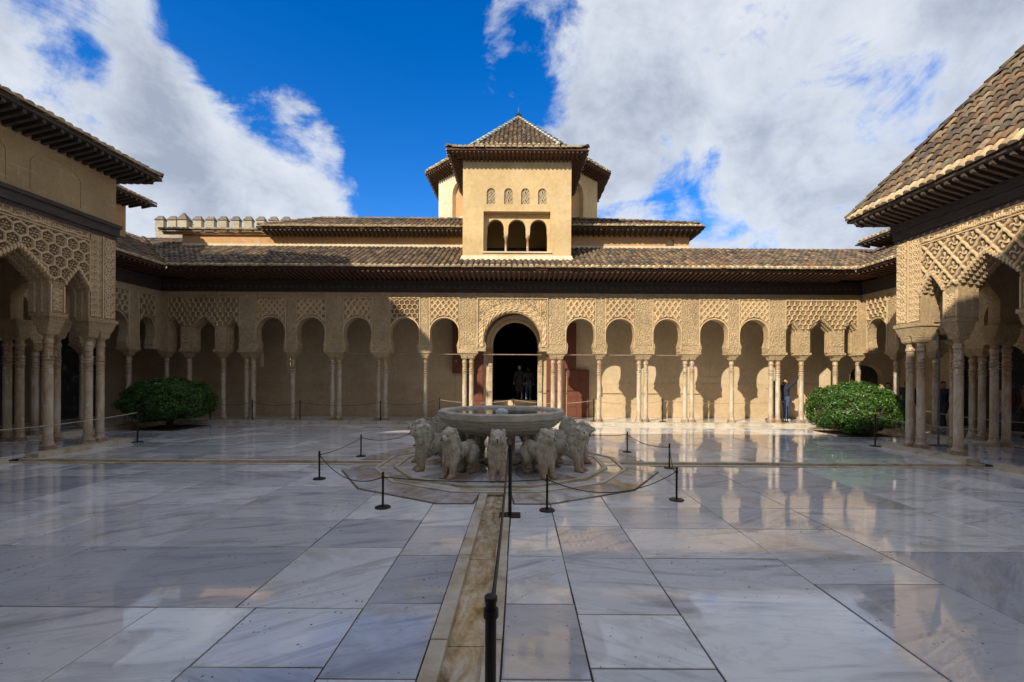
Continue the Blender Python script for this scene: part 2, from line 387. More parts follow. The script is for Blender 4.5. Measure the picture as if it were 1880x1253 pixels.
def stone():
    m, t, b = mat('lion_stone'); p = t.pos(); sp = t.n('ShaderNodeSeparateXYZ'); t.t.links.new(p, sp.inputs[0])
    n = t.noise(p, 4.2, 6, .68); v = t.voro(p, 26, 'SMOOTH_F1'); n2 = t.noise(t.scaled(p, (4, 4, .9)), 2.4, 5, .7)
    c = t.ramp(n, [(.3, (.33, .28, .20)), (.5, (.50, .45, .355)), (.7, (.63, .585, .49))])
    c = t.mix(t.rng(n2, .50, .70, 0, .7), c, (.20, .125, .062, 1))
    c = t.mix(t.math('MULTIPLY', t.rng(sp.outputs[2], .42, .05), .6), c, (.28, .155, .066, 1))
    c = t.mix(t.rng(t.noise(p, 2.1, 3), .58, .72, 0, .5), c, (.24, .235, .20, 1))
    t.inp(b.inputs['Base Color'], c); b.inputs['Roughness'].default_value = .78
    t.inp(b.inputs['Normal'], t.bump(t.math('ADD', t.math('MULTIPLY', v, .8), t.math('MULTIPLY', t.noise(p, 30, 4, .7), .5)), .7, .014)); M['lion_stone'] = m
    m, t, b = mat('basin_stone'); p = t.pos()
    n = t.noise(p, 3.3, 6, .65); ln = t.noise(t.scaled(p, (1, 1, 9)), 2.2, 5, .7)
    c = t.ramp(n, [(.3, (.36, .325, .255)), (.5, (.52, .48, .40)), (.7, (.63, .595, .51))])
    c = t.mix(t.rng(ln, .50, .70, 0, .65), c, (.17, .13, .088, 1))
    t.inp(b.inputs['Base Color'], c); b.inputs['Roughness'].default_value = .6
    t.inp(b.inputs['Normal'], t.bump(t.math('ADD', ln, t.math('MULTIPLY', t.noise(p, 30, 4), .4)), .6, .012)); M['basin_stone'] = m
    m, t, b = mat('water'); b.inputs['Base Color'].default_value = (.085, .085, .035, 1); b.inputs['Roughness'].default_value = .04
    b.inputs['IOR'].default_value = 1.33; t.inp(b.inputs['Normal'], t.bump(t.noise(t.pos(), 9, 3), .25, .02)); M['water'] = m
    m, t, b = mat('foam'); b.inputs['Base Color'].default_value = (.85, .88, .92, 1); b.inputs['Roughness'].default_value = .25
    b.inputs['Transmission Weight'].default_value = .25; t.inp(b.inputs['Normal'], t.bump(t.noise(t.pos(), 60, 3), .8, .02)); M['foam'] = m
stone()
def plain(name, c, rough=.6, metal=0, var=.25, scale=9):
    m, t, b = mat(name); n = t.noise(t.pos(), scale, 4, .6)
    t.inp(b.inputs['Base Color'], t.ramp(n, [(.3, tuple(x*(1-var) for x in c)), (.7, tuple(min(1, x*(1+var)) for x in c))]))
    b.inputs['Roughness'].default_value = rough; b.inputs['Metallic'].default_value = metal; M[name] = m
plain('dark_metal', (.028, .026, .024), .42, .6); plain('grey_metal', (.16, .17, .18), .4, .7); plain('rope', (.05, .04, .032), .8)
plain('pale_rope', (.45, .38, .28), .8); plain('iron_rod', (.30, .20, .14), .5); plain('skin', (.42, .23, .155), .55); plain('hair_dark', (.016, .011, .008), .6); plain('hair_grey', (.30, .28, .26), .6)
plain('navy_cloth', (.018, .024, .042), .85); plain('black_cloth', (.028, .028, .03), .85); plain('denim', (.045, .075, .15), .85); plain('blue_cloth', (.03, .05, .115), .85)
plain('grey_cloth', (.22, .24, .25), .85); plain('red_cloth', (.10, .02, .018), .85); plain('orange_cloth', (.33, .13, .04), .85); plain('khaki_cloth', (.19, .13, .075), .85)
plain('white_shoe', (.62, .62, .6), .5); plain('dark_shoe', (.02, .018, .016), .5); plain('bark', (.06, .042, .028), .9); plain('soil', (.024, .018, .012), .95)
plain('phone', (.02, .02, .024), .2); plain('bright_blue', (.05, .14, .42), .7); plain('ground', (.16, .13, .10), .95); plain('glaze_green', (.10, .15, .13), .35); plain('glaze_white', (.48, .48, .44), .35)
def leaf():
    m, t, b = mat('leaf'); r = t.n('ShaderNodeNewGeometry').outputs['Random Per Island']
    c = t.ramp(r, [(0, (.022, .065, .010)), (.5, (.045, .125, .014)), (.85, (.08, .18, .02)), (1, (.15, .24, .03))])
    t.inp(b.inputs['Base Color'], c); b.inputs['Roughness'].default_value = .38
    b.inputs['Transmission Weight'].default_value = 0.0
    tr = t.n('ShaderNodeBsdfTranslucent'); t.t.links.new(c, tr.inputs['Color']); mx = t.n('ShaderNodeMixShader'); mx.inputs[0].default_value = .25
    out = m.node_tree.nodes['Material Output']; t.t.links.new(b.outputs[0], mx.inputs[1]); t.t.links.new(tr.outputs[0], mx.inputs[2]); t.t.links.new(mx.outputs[0], out.inputs[0]); M['leaf'] = m
leaf()
# ------------------------------------------------------------------ architecture helpers
FN = 8.30          # y of the north facade
def mpN(y0): return lambda u, w, z: (u, y0+w, z)
def mpE(x0): return lambda u, w, z: (x0+w, u, z)      # faces -x
def mpW(x0): return lambda u, w, z: (x0-w, u, z)      # faces +x
def mpS(y0): return lambda u, w, z: (u, y0-w, z)      # faces +y

def round_arch(c, hw, zi, zs, za, cb=.06):
    P = [(c-hw+cb, zi), (c-hw+cb, zi+.12), (c-hw+cb+.025, zi+.2), (c-hw+cb, zi+.3), (c-hw+cb*.35, zi+.42), (c-hw, zi+.56)]
    P = [p for p in P if p[1] < zs-.02]
    k = 18; A = []
    for i in range(k+1):
        a = math.pi*(1-i/k); A.append((c+hw*math.cos(a), zs+(za-zs)*math.sin(a)))
    return P + A + [(2*c-p[0], p[1]) for p in reversed(P)]
def muq_arch(c, hw, zi, zs, za, n=5, drop=.035):
    P = [(c-hw, zi), (c-hw, zs)]
    pts = []
    for i in range(n+1):
        t = i/n; u = -hw*(1-t)**1.0*(1-.05*math.sin(t*math.pi)); z = zs+(za-zs)*(t**.82)
        pts.append((u, z))
    L = []
    for i in range(n):
        (u0, z0), (u1, z1) = pts[i], pts[i+1]
        L += [(u0+.006, z0-drop*.7), (u0+(u1-u0)*.12, z0+(z1-z0)*.5), (u0+(u1-u0)*.45, z1-.005), (u0+(u1-u0)*.8, z1+.012)]
    L.append((-.008, za+.02))
    Lf = [(c+u, z) for u, z in L]
    return P + Lf + [(2*c-p[0], p[1]) for p in reversed(Lf)] + [(2*c-p[0], p[1]) for p in reversed(P)]
def wall_poly(u0, u1, zi, zt, arcs):
    P = [(u0, zt), (u0, zi)]
    for a in sorted(arcs, key=lambda a: a[0][0]): P += a
    return P + [(u1, zi), (u1, zt)]

def relief(mp, u0, u1, zlo, zhi, h, step, name, m, th, ground=None):
    nu = max(3, int((u1-u0)/step)); us = np.linspace(u0, u1, nu+1)
    zl = np.array([zlo(u) for u in us]); nz = max(3, int((zhi-zl.min())/step))
    k = np.linspace(0, 1, nz+1)
    U = np.repeat(us[:, None], nz+1, 1); Z = zl[:, None] + (zhi-zl)[:, None]*k[None, :]
    H = h(U, Z)
    H[0, :] = H[-1, :] = -.01; H[:, 0] = H[:, -1] = -.01
    mb = MB(); mb.v = [mp(float(a), -.004-float(b), float(c)) for a, b, c in zip(U.ravel(), H.ravel(), Z.ravel())]
    n = nz+1
    mb.f = [(i*n+j, (i+1)*n+j, (i+1)*n+j+1, i*n+j+1) for i in range(nu) for j in range(nz)]
    o = mb.build(name, m, th)
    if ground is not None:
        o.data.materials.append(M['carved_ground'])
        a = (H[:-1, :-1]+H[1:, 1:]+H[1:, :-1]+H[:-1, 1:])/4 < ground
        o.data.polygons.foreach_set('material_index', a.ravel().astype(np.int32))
    return o
sm = lambda a, b, x: (lambda t: t*t*(3-2*t))(np.clip((x-a)/(b-a), 0, 1))
def sebka(a, b, amp=.035, ph=0., rw=.075):
    def h(U, Z):
        p = (U-ph)/a + Z/b; q = (U-ph)/a - Z/b
        p2 = p + .022*np.sin(4*np.pi*q); q2 = q + .022*np.sin(4*np.pi*p)
        dp = np.abs((p2+.5) % 1-.5); dq = np.abs((q2+.5) % 1-.5); dm = np.minimum(dp, dq)
        rib = sm(rw*1.7, rw*.8, dm)
        knot = sm(.16, .10, np.hypot(dp, dq))
        pc = (p % 1)-.5; qc = (q % 1)-.5; r = np.hypot(pc, qc); an = np.arctan2(pc, qc)
        leaf_ = sm(-.1, .35, np.cos(an*4+9*r))*sm(.40, .30, r)*sm(.05, .10, r)+sm(.09, .04, r)
        return amp*np.maximum(np.maximum(rib, knot*.9), .62*leaf_)
    return h
def stars(a, amp=.05, ph=0.):
    def h(U, Z):
        u = (U-ph)/a; z = Z/(a*1.7320508)
        def near(o): du = u-o-np.round(u-o); dz = (z-o-np.round(z-o))*1.7320508; return du, dz
        u1, z1 = near(0.); u2, z2 = near(.5); k = (u1**2+z1**2) < (u2**2+z2**2)
        x = np.where(k, u1, u2); y = np.where(k, z1, z2); r = np.hypot(x, y); t = np.arctan2(y, x)
        edge = np.maximum(np.maximum(np.abs(x), np.abs(x*.5+y*.8660254)), np.abs(x*.5-y*.8660254))*2
        rib = sm(.78, .88, edge); pet = sm(.0, .5, np.cos(t*6))*sm(.35, .28, r)*sm(.12, .16, r)+sm(.10, .06, r)
        return amp*np.maximum(rib, .6*pet)
    return h
def floral(s, amp=.014):
    def h(U, Z):
        k = 2*np.pi/s
        a = U + .25*s*np.sin(k*.5*Z); b = Z + .25*s*np.sin(k*.5*U+1)
        return amp*(.5+.5*np.sin(k*a)*np.sin(k*b)+.3*np.sin(2.3*k*a+k*b))
    return h
def script(z0, z1, amp=.02, seed=3):
    rg = np.random.RandomState(seed); hs = rg.rand(4000); ws = rg.rand(4000)
    def h(U, Z):
        i = np.floor((U+40)/.055).astype(int); f = ((U+40)/.055) % 1
        t = (Z-z0)/(z1-z0); stem = (np.abs(f-.5) < .22)*(t < .35+.55*hs[i % 4000])*(t > .15)
        base = (np.abs(t-.22-.08*np.sin(U*17)) < .08); curl = (np.abs(t-.5-.22*np.sin(U*9+ws[i % 4000]*2)) < .05)
        return amp*np.maximum(np.maximum(stem, base), curl*.8)
    return h

# columns -------------------------------------------------------------
def column_mesh(r, H, n=14):
    P = [(r*1.75, 0), (r*1.75, .045), (r*1.5, .06), (r*1.62, .09), (r*1.35, .13), (r*1.12, .17), (r*1.05, .24), (r*1.1, .25), (r*1.1, .27), (r*1.0, .28)]
    zt = H-.06; z = H*.78
    P += [(r*.97, z)]
    for k in range(3): P += [(r*1.15, z+.008), (r*1.15, z+.036), (r*.94, z+.042), (r*.94, z+.07)]; z += .085
    P += [(r*.96, zt-.06), (r*1.16, zt-.045), (r*1.16, zt), (r*.95, H)]
    return MB().lathe(P, n).mesh('column', smooth=False)
def capital_mesh(r, hw, h):
    mb = MB(); n = 16; rings = []
    for t, z in ((0, 0), (.0, h*.22), (.12, h*.25), (.15, h*.3), (.75, h*.42), (1, h*.62), (1, h*.8), (1.08, h*.82), (1.08, h)):
        ring = []
        for k in range(n):
            a = 2*math.pi*(k+.5)/n; c, s = math.cos(a), math.sin(a); e = .28
            sx = math.copysign(abs(c)**e, c); sy = math.copysign(abs(s)**e, s)
            tt = min(t, 1); f = max(1, t)
            ring.append(((r*c*(1-tt) + hw*sx*tt)*f, (r*s*(1-tt) + hw*sy*tt)*f, z))
        rings.append(ring)
    vs = [p for g in rings for p in g]; m = len(rings)
    fs = [(i*n+k, i*n+(k+1) % n, (i+1)*n+(k+1) % n, (i+1)*n+k) for i in range(m-1) for k in range(n)] + [tuple(reversed(range(n))), tuple(range((m-1)*n, m*n))]
    return mb.add(vs, fs).mesh('capital')
COLS = {}
for key, r, H, hw, ch in (('s', .093, 2.47, .14, .18), ('b', .094, 2.69, .155, .29)):
    a = column_mesh(r, H); a.materials.append(M['column_marble']); a.shade_smooth(); a.set_sharp_from_angle(angle=R(35))
    b = capital_mesh(r*.95, hw, ch); b.materials.append(M['carved_stucco']); COLS[key] = (a, b, H, ch)
def put_column(th, x, y, key='s', zb=.11, rot=0):
    a, b, H, ch = COLS[key]
    o = link('column', a, th, (x, y, zb)); o.rotation_euler.z = random.choice((0, 1.57, 3.14))
    k = link('capital', b, o, (x, y, zb)); k.location = (0, 0, H); 
    return o
def arcade_wall(th, mp, u0, u1, zt, t, sup, arcs, key='s', zb=.11, wall='arcade_wall', m=None, sep=.14, zimp=None):
    m = m or ('carved_stucco_far' if key == 's' else 'carved_stucco')
    a, b, H, ch = COLS[key]; zc = zb+H+ch; zi = zimp or zc+.2
    muq = any(k[2] == 'muq' for k in arcs)
    nsl = 3 if muq else 1
    for s in range(nsl):
        loops = []
        for (c, hw, kind, zs, za) in arcs:
            if kind == 'muq': loops.append(muq_arch(c, hw-.045*s, zi, zs-.03*s, za-.07*s, 5 if hw < .4 else 8))
            else: loops.append(round_arch(c, hw, zi, zs, za))
        MB().prism(wall_poly(u0, u1, zi, zt, loops), mp, t*s/nsl, t*(s+1)/nsl).build(wall if s == 0 else 'arch_fringe', M[m], th)
    for (u, hf, dbl) in sup:
        hc = .15 if key == 's' else .17
        for k in ((-sep, sep) if dbl else (0,)):
            x, y, _ = mp(u+k, t/2, 0); put_column(th, x, y, key, zb)
        e = (sep if dbl else 0)+hc
        im = MB(); im.frust(mp, (u-e, u+e, t/2-hc, t/2+hc, zc), (u-hf-.01, u+hf+.01, -.03, t+.03, zi-.09)); im.mbox(mp, u-hf-.04, u+hf+.04, -.05, t+.05, zi-.09, zi)
        im.build('impost', M[m], th)
    return zi
# roof tiles -----------------------------------------------------------
def tile_template(L=.42, r0=.088, r1=.070, seg=6, matched=('roof_clay', 'roof_clay')):
    mb = MB(); vs = []
    for y, r, dz in ((0, r0, .034), (L, r1, 0)):
        for k in range(seg+1):
            a = math.pi*k/seg; vs.append((math.cos(a)*r, y, math.sin(a)*r*.82+dz-.012))
    n = seg+1; fs = [(k, k+1, n+k+1, n+k) for k in range(seg)]
    fs.append(tuple(reversed(range(n))))
    mb.add(vs, fs); me = mb.mesh('roof_tile'); me.materials.append(M[matched[0]]); me.materials.append(M[matched[1]])
    me.polygons[seg].material_index = 1
    for i in range(seg): me.polygons[i].use_smooth = True
    return me
TILE = tile_template(); TILE0 = tile_template(r0=.100, r1=.072, matched=('eave_clay', 'eave_clay'))
RIDGE = tile_template(.5, .12, .105, 6, ('roof_clay', 'roof_clay'))
def inpoly(u, v, P):
    c = False; j = len(P)-1
    for i in range(len(P)):
        (xi, yi), (xj, yj) = P[i], P[j]
        if (yi > v) != (yj > v) and u < (xj-xi)*(v-yi)/(yj-yi)+xi: c = not c
        j = i
    return c
def roof(th, O, U, V, P, indiv=1, sp=.215, row=.31, cap=290, stuff=True, keep=None):
    O = Vector(O); U = Vector(U).normalized(); V = Vector(V).normalized(); N = U.cross(V).normalized()
    if N.z < 0: N = -N
    MB().prism(P, lambda u, w, v: tuple(O+U*u+V*v-N*w), 0, .05).build('roof_deck', M['roof_bed'], th)
    us = [p[0] for p in P]; vs = [p[1] for p in P]; cnt = 0
    sv = []; sf = []; tv = [Vector(v.co) for v in TILE.vertices]; tf = [tuple(p.vertices) for p in TILE.polygons]
    j = 0
    while min(vs)+j*row < max(vs):
        v = min(vs)+j*row; i = 0
        while min(us)+(i+.5)*sp < max(us):
            u = min(us)+(i+.5)*sp; i += 1
            if not (inpoly(u, v+.15, P) and inpoly(u, v+.02, P)): continue
            if keep and not keep(O+U*u+V*v): continue
            a = random.gauss(0, .035); Ur = (U*math.cos(a)+V*math.sin(a)); Vr = (V*math.cos(a)-U*math.sin(a))
            q = O+U*(u+random.gauss(0, .008))+V*(v-.06+random.gauss(0, .012))+N*random.uniform(-.004, .012)
            if j < indiv and cnt < cap:
                o = bpy.data.objects.new('roof_tile', TILE0 if j == 0 else TILE); col.objects.link(o); o.parent = th
                o.matrix_local = Matrix.Translation(q-W[th.name]) @ Matrix((Ur, Vr, N)).transposed().to_4x4(); cnt += 1
            elif stuff:
                b = len(sv); sv += [tuple(q+Ur*p.x+Vr*p.y+N*p.z) for p in tv]; sf += [tuple(b+k for k in f) for f in tf]
        j += 1
    if sv:
        mb = MB(); mb.v = sv; mb.f = sf; mb.build('roof_tiles', M['roof_clay'], th, smooth=False, stuff=True)
def ridge(th, a, b, step=.34, mesh=None, name='ridge_tile', scale=1.0, mats=None):
    a = Vector(a); b = Vector(b); V = (b-a).normalized(); U = V.cross(Vector((0,0,1))).normalized(); N = U.cross(V)
    n = int((b-a).length/step)
    for i in range(n):
        q = a+V*(i*step); o = bpy.data.objects.new(name, (mats[i % len(mats)] if mats else RIDGE)); col.objects.link(o); o.parent = th
        o.matrix_local = Matrix.Translation(q-W[th.name]) @ (Matrix((U, V, N)).transposed()*scale).to_4x4()
def eaves(th, mp, u0, u1, zw, out, ze, e0=0, e1=0, sp=.24, m='rafter_wood', rw=.035, rh=.09, w0=0.0):
    # sloping soffit board with rafters under it; e0/e1: extra length of the outer edge (hipped corners)
    mb = MB(); P = [(u0, w0, zw), (u1, w0, zw), (u1+e1, -out, ze), (u0-e0, -out, ze)]
    v = [mp(*p) for p in P] + [mp(p[0], p[1], p[2]+.05) for p in P]
    mb.add(v, [(0,1,2,3),(7,6,5,4),(0,4,5,1),(1,5,6,2),(2,6,7,3),(3,7,4,0)]); mb.build('soffit', M[m], th)
    rf = MB(); n = int((u1+e1-u0+e0)/sp)
    for i in range(n+1):
        u = u0-e0+.06+i*(u1+e1-u0+e0-.12)/n
        k = 0.
        if u < u0 and e0: k = (u0-u)/e0
        if u > u1 and e1: k = (u-u1)/e1
        wa, wb = w0-k*(out+w0), -out+.04
        if wa-wb < .08: continue
        za = zw+(ze-zw)*(w0-wa)/(out+w0+1e-9); zb = zw+(ze-zw)*(w0-wb)/(out+w0+1e-9)
        p = [mp(u-rw, wa, za-rh), mp(u+rw, wa, za-rh), mp(u+rw, wb, zb-rh*.8), mp(u-rw, wb, zb-rh*.8), mp(u-rw, wa, za-.001), mp(u+rw, wa, za-.001), mp(u+rw, wb, zb-.001), mp(u-rw, wb, zb-.001)]
        rf.add(p, [(3,2,1,0),(4,5,6,7),(0,1,5,4),(1,2,6,5),(2,3,7,6),(3,0,4,7)])
    rf.build('rafters', M[m], th, stuff=True)
def frame_strips(mb, mp, u0, u1, z0, z1, wd=.035, pr=.028):
    mb.mbox(mp, u0-wd, u0, -pr, .002, z0, z1+wd); mb.mbox(mp, u1, u1+wd, -pr, .002, z0, z1+wd); mb.mbox(mp, u0, u1, -pr, .002, z1, z1+wd)

# ------------------------------------------------------------------ ground and paving
MB().box(-400, 400, -400, 700, -1.2, -.14).build('ground', M['ground'])['kind'] = 'structure'
base = thing('courtyard_floor', None, None, (0, 0, 0), kind='structure')
mb = MB()
for x0, x1 in ((-14.6, -.155), (.155, 14.6)):
    for y0, y1 in ((-9.6, -.155), (.155, 8.4)): mb.box(x0, x1, y0, y1, -.13, -.012)
mb.build('mortar_bed', M['joint_mortar'], base)
PIT = [(-12.4, 6.45, .95), (12.15, 5.85, .95)]
def marble(x0, x1, y0, y1, m='marble_paving', z=0.):
    for px, py, pr in PIT:
        if x0 < px+pr and x1 > px-pr and y0 < py+pr and y1 > py-pr:
            # cut round the planting pit
            out = []
            if x0 < px-pr-.15: out.append((x0, px-pr, y0, y1))
            if x1 > px+pr+.15: out.append((px+pr, x1, y0, y1))
            a, b = max(x0, px-pr), min(x1, px+pr)
            if y0 < py-pr-.1: out.append((a, b, y0, py-pr))
            if y1 > py+pr+.1: out.append((a, b, py+pr, y1))
            for q in out: slab_piece(*q, m, z)
            return
    slab_piece(x0, x1, y0, y1, m, z)
def slab_piece(x0, x1, y0, y1, m, z):
    g = .0065; cx, cy = (x0+x1)/2, (y0+y1)/2; hx, hy = (x1-x0)/2-g, (y1-y0)/2-g
    if hx < .03 or hy < .03: return
    mb = MB(); b = .004; j = lambda: random.uniform(-.003, .003)
    t = [(-hx+b, -hy+b), (hx-b, -hy+b), (hx-b, hy-b), (-hx+b, hy-b)]; o = [(-hx+j(), -hy+j()), (hx+j(), -hy+j()), (hx+j(), hy+j()), (-hx+j(), hy+j())]
    v = [(p[0], p[1], -.02) for p in o]+[(p[0], p[1], -.003) for p in o]+[(p[0], p[1], 0) for p in t]
    mb.add(v, [(8,9,10,11)]+[(i, (i+1)%4, 4+(i+1)%4, 4+i) for i in range(4)]+[(4+i, 4+(i+1)%4, 8+(i+1)%4, 8+i) for i in range(4)])
    me = mb.mesh('marble_slab'); me.materials.append(M[m])
    ob = link('marble_slab', me, base, (cx, cy, z+random.uniform(-.0015, .0015))); ob.rotation_euler = (random.gauss(0, .0011), random.gauss(0, .0011), 0)
CH = .27
def column_rows(x0, x1, ys, m='marble_paving'):
    for a, b in zip(ys[:-1], ys[1:]): marble(x0, x1, a, b, m)
# strips beside the long channel
for x0, x1 in ((-.925, -CH), (CH, .87)):
    column_rows(x0, x1, [-9.5, -8.25, -7.25, -6.27, -5.23, -4.24, -3.2, -2.1, -1.1, -CH])
    column_rows(x0, x1, [CH, 1.2, 2.3, 3.3, 4.4, 5.6, 6.8, 8.05])
# strips beside the cross channel
for y0, y1 in ((-.92, -CH), (CH, .86)):
    for sg in (-1, 1):
        xs = [.925 if sg < 0 else .87]
        while xs[-1] < 13.2: xs.append(xs[-1]+random.uniform(.85, 1.5))
        xs[-1] = 14.2
        for a, b in zip(xs[:-1], xs[1:]): marble(min(sg*a, sg*b), max(sg*a, sg*b), y0, y1)
S = -.92
column_rows(-1.83, -.925, [-9.5, -8.2, -7.14, -6.36]); column_rows(-2.66, -1.83, [-9.5, -7.9, -6.36]); column_rows(-4.6, -2.66, [-9.5, -8.1, -6.36])
column_rows(-2.0, -.925, [-6.36, -5.0, -4.0, -2.8, -1.9, S])
marble(-4.48, -2.0, -6.36, -5.0); column_rows(-3.75, -2.0, [-5.0, -4.02, -2.8, -2.15, S]); column_rows(-5.4, -3.75, [-5.0, -3.3, -2.2, S])
marble(-6.4, -4.48, -6.36, -5.0); marble(-6.4, -4.6, -9.5, -6.36)
for x0, x1 in ((-7.2, -6.4), (-8.9, -7.2), (-10.75, -8.9)):
    ys = [-9.5]
    while ys[-1] < S-1.7: ys.append(ys[-1]+random.uniform(.9, 1.6))
    column_rows(x0, x1, ys+[S])
column_rows(-6.4, -5.4, [-5.0, -3.9, -2.8, -1.9, S])
column_rows(.87, 1.73, [-9.5, -8.3, -7.13, -6.44, -5.27, -4.24, -3.1, -2.05, S])
column_rows(1.73, 3.2, [-9.5, -8.6, -5.27, -4.3, -3.38, -2.1, S]); column_rows(3.2, 4.45, [-9.5, -7.8, -5.86, -4.3, -3.38, -2.1, S])
column_rows(4.45, 6.4, [-9.5, -7.2, -5.05, -3.38, -2.1, S])
for x0, x1 in ((6.4, 7.9), (7.9, 9.3), (9.3, 10.75)):
    ys = [-9.5]
    while ys[-1] < S-1.7: ys.append(ys[-1]+random.uniform(.9, 1.7))
    column_rows(x0, x1, ys+[S])
for x0, x1 in ((-14.2, -12.5), (-12.5, -10.75), (10.75, 12.3), (12.3, 14.2)): column_rows(x0, x1, [-9.5, -7.5, -5.2, -3.6])
for xs in ([-14.2, -12.6, -10.9, -9.2, -7.6, -5.9, -4.3, -2.6, -.925], [.87, 2.4, 4.0, 5.7, 7.3, 8.9, 10.6, 12.3, 14.2]):
    for x0, x1 in zip(xs[:-1], xs[1:]):
        ys = [.86]
        while ys[-1] < 7.0: ys.append(ys[-1]+random.uniform(.8, 1.7))
        ys[-1] = 8.05; ys = [y for y in ys if y == 8.05 or y < 7.6]
        column_rows(x0, x1, ys)
for px, py, pr in PIT:
    p = thing('planting_pit', None, None, (px, py, 0), kind='structure')
    MB().box(px-pr, px+pr, py-pr, py+pr, -.05, -.03).build('soil', M['soil'], p)
# channels -----------------------------------------------------------
chn = thing('water_channel', None, None, (0, 0, 0), kind='structure')
def channel(a0, a1, along, mkk):
    f = (lambda p0, p1, q0, q1, z0, z1: mkk.box(q0, q1, p0, p1, z0, z1)) if along == 'y' else (lambda p0, p1, q0, q1, z0, z1: mkk.box(p0, p1, q0, q1, z0, z1))
    return f
def run(a0, a1, along):
    a = a0
    while a < a1-.05:
        b = min(a1, a+random.uniform(1.15, 1.7))
        if a1-b < .5: b = a1
        for s in (-1, 1):
            mb = MB(); f = channel(a, b, along, mb); q0, q1 = sorted((s*.138, s*.263)); j = random.uniform(-.004, .004)
            f(a+.005, b-.005, q0+j, q1+j, -.13, .012+random.uniform(-.003, .004)); mb.build('channel_kerb', M['kerb_marble'], chn)
        mb = MB(); f = channel(a, b, along, mb); f(a+.003, b-.003, -.16, .16, -.14, -.040+random.uniform(-.004, .004)); mb.build('channel_bed', M['channel_stone'], chn)
        a = b
run(-9.5, -2.3, 'y'); run(2.3, 8.03, 'y'); run(-10.99, -2.3, 'x'); run(2.3, 10.99, 'x')
mb = MB(); [mb.box(*q, -.12, -.02) for q in ((-.3, .3, -9.6, -2.5), (-.3, .3, 2.5, 8.1), (-10.75, -2.5, -.3, .3), (2.5, 10.75, -.3, .3))]
# fountain platform: twelve sided rings ------------------------------
ring = thing('fountain_platform', None, None, (0, 0, 0), kind='structure')
def pol(r, deg): return (r*math.sin(R(deg)), -r*math.cos(R(deg)))
def ring_piece(r0, r1, d0, d1, z0, z1, name, m, off=0., par=ring):
    def rr(r, dd):   # apothem aware radius on a twelve sided ring with corners at 15+30k
        k = round(dd/30)*30; return r*math.cos(R(15))/math.cos(R(dd-k))
    ds = sorted({d0, d1} | {15+30*k for k in range(-13, 13) if d0 < 15+30*k < d1})
    P = [pol(rr(r1, q), q) for q in ds] + [pol(rr(r0, q), q) for q in reversed(ds)]
    c = (sum(p[0] for p in P)/len(P), sum(p[1] for p in P)/len(P))
    P = [((p[0]-c[0])*(1-off)+c[0], (p[1]-c[1])*(1-off)+c[1]) for p in P]
    return MB().prism(P, lambda u, w_, v: (u, v, z1-w_), 0, z1-z0).build(name, M[m], par)
P = [pol(3.38, 15+30*k) for k in range(12)]
for k in range(4): ring_piece(.3, 3.372, k*90+5.3, k*90+84.7, -.045, .006, 'platform_bed', 'brown_joint')
def okd(d): return min(abs((d % 90)), 90-abs(d % 90))
for k in range(12):
    c = k*30; cross = k % 3 == 0
    if cross:
        g = math.degrees(math.atan(.30/3.0))
        parts = [(c-15, c-g), (c+g, c+15)]
    else: parts = [(c-15, c+random.uniform(-4, 4))]; parts.append((parts[0][1], c+15))
    for a, b in parts: ring_piece(2.74, 3.35, a, b, -.02, .02+random.uniform(-.002, .003), 'platform_slab', 'stained_marble', .012)
    for a, b in ((c-15, c), (c, c+15)):
        ring_piece(2.66, 2.735, a, b, -.02, .034, 'ring_kerb', 'kerb_marble', .004)
        ring_piece(2.34, 2.655, a, b, -.02, .010+random.uniform(-.001, .001), 'ring_gutter', 'stained_marble', .006)
        ring_piece(2.24, 2.335, a, b, -.02, .05, 'inner_kerb', 'kerb_marble', .004)
    ring_piece(.5, 2.235, c-15, c+15, -.02, .030+random.uniform(-.001, .001), 'platform_slab', 'stained_marble' if k % 2 else 'marble_paving', .004)
# galleries' raised floors --------------------------------------------
ZG = .11
def gallery_floor(name, rects, kerbs):
    g = thing(name, None, None, (0, 0, 0), kind='structure')
    for i, (x0, x1, y0, y1) in enumerate(rects):
        nx = max(1, round((x1-x0)/1.35)); ny = max(1, round((y1-y0)/1.1))
        for a in range(nx):
            for b in range(ny):
                X0 = x0+(x1-x0)*a/nx; X1 = x0+(x1-x0)*(a+1)/nx; Y0 = y0+(y1-y0)*b/ny; Y1 = y0+(y1-y0)*(b+1)/ny
                mb = MB().box(X0+.004-(X0+X1)/2, X1-.004-(X0+X1)/2, Y0+.004-(Y0+Y1)/2, Y1-.004-(Y0+Y1)/2, -.08, 0)
                me = mb.mesh('floor_slab'); me.materials.append(M['marble_paving']); link('floor_slab', me, g, ((X0+X1)/2, (Y0+Y1)/2, ZG-.004))
    mb = MB()
    for (x0, x1, y0, y1) in rects: mb.box(x0+.02, x1-.02, y0+.02, y1-.02, -.13, ZG-.012)
    mb.build('floor_bed', M['joint_mortar'], g)
    for (x0, x1, y0, y1) in kerbs:
        L = max(x1-x0, y1-y0); n = max(1, round(L/1.25)); e = .004
        for i in range(n):
            if x1-x0 > y1-y0: q = (x0+L*i/n+e, x0+L*(i+1)/n-e, y0, y1)
            else: q = (x0, x1, y0+L*i/n+e, y0+L*(i+1)/n-e)
            MB().box(*q, -.13, ZG+random.uniform(0, .003)).build('kerb_stone', M['kerb_marble'], g)
gallery_floor('gallery_floor', [(-14.2, 14.2, 8.35, 10.53)], [(-14.2, 14.2, 8.05, 8.345)])
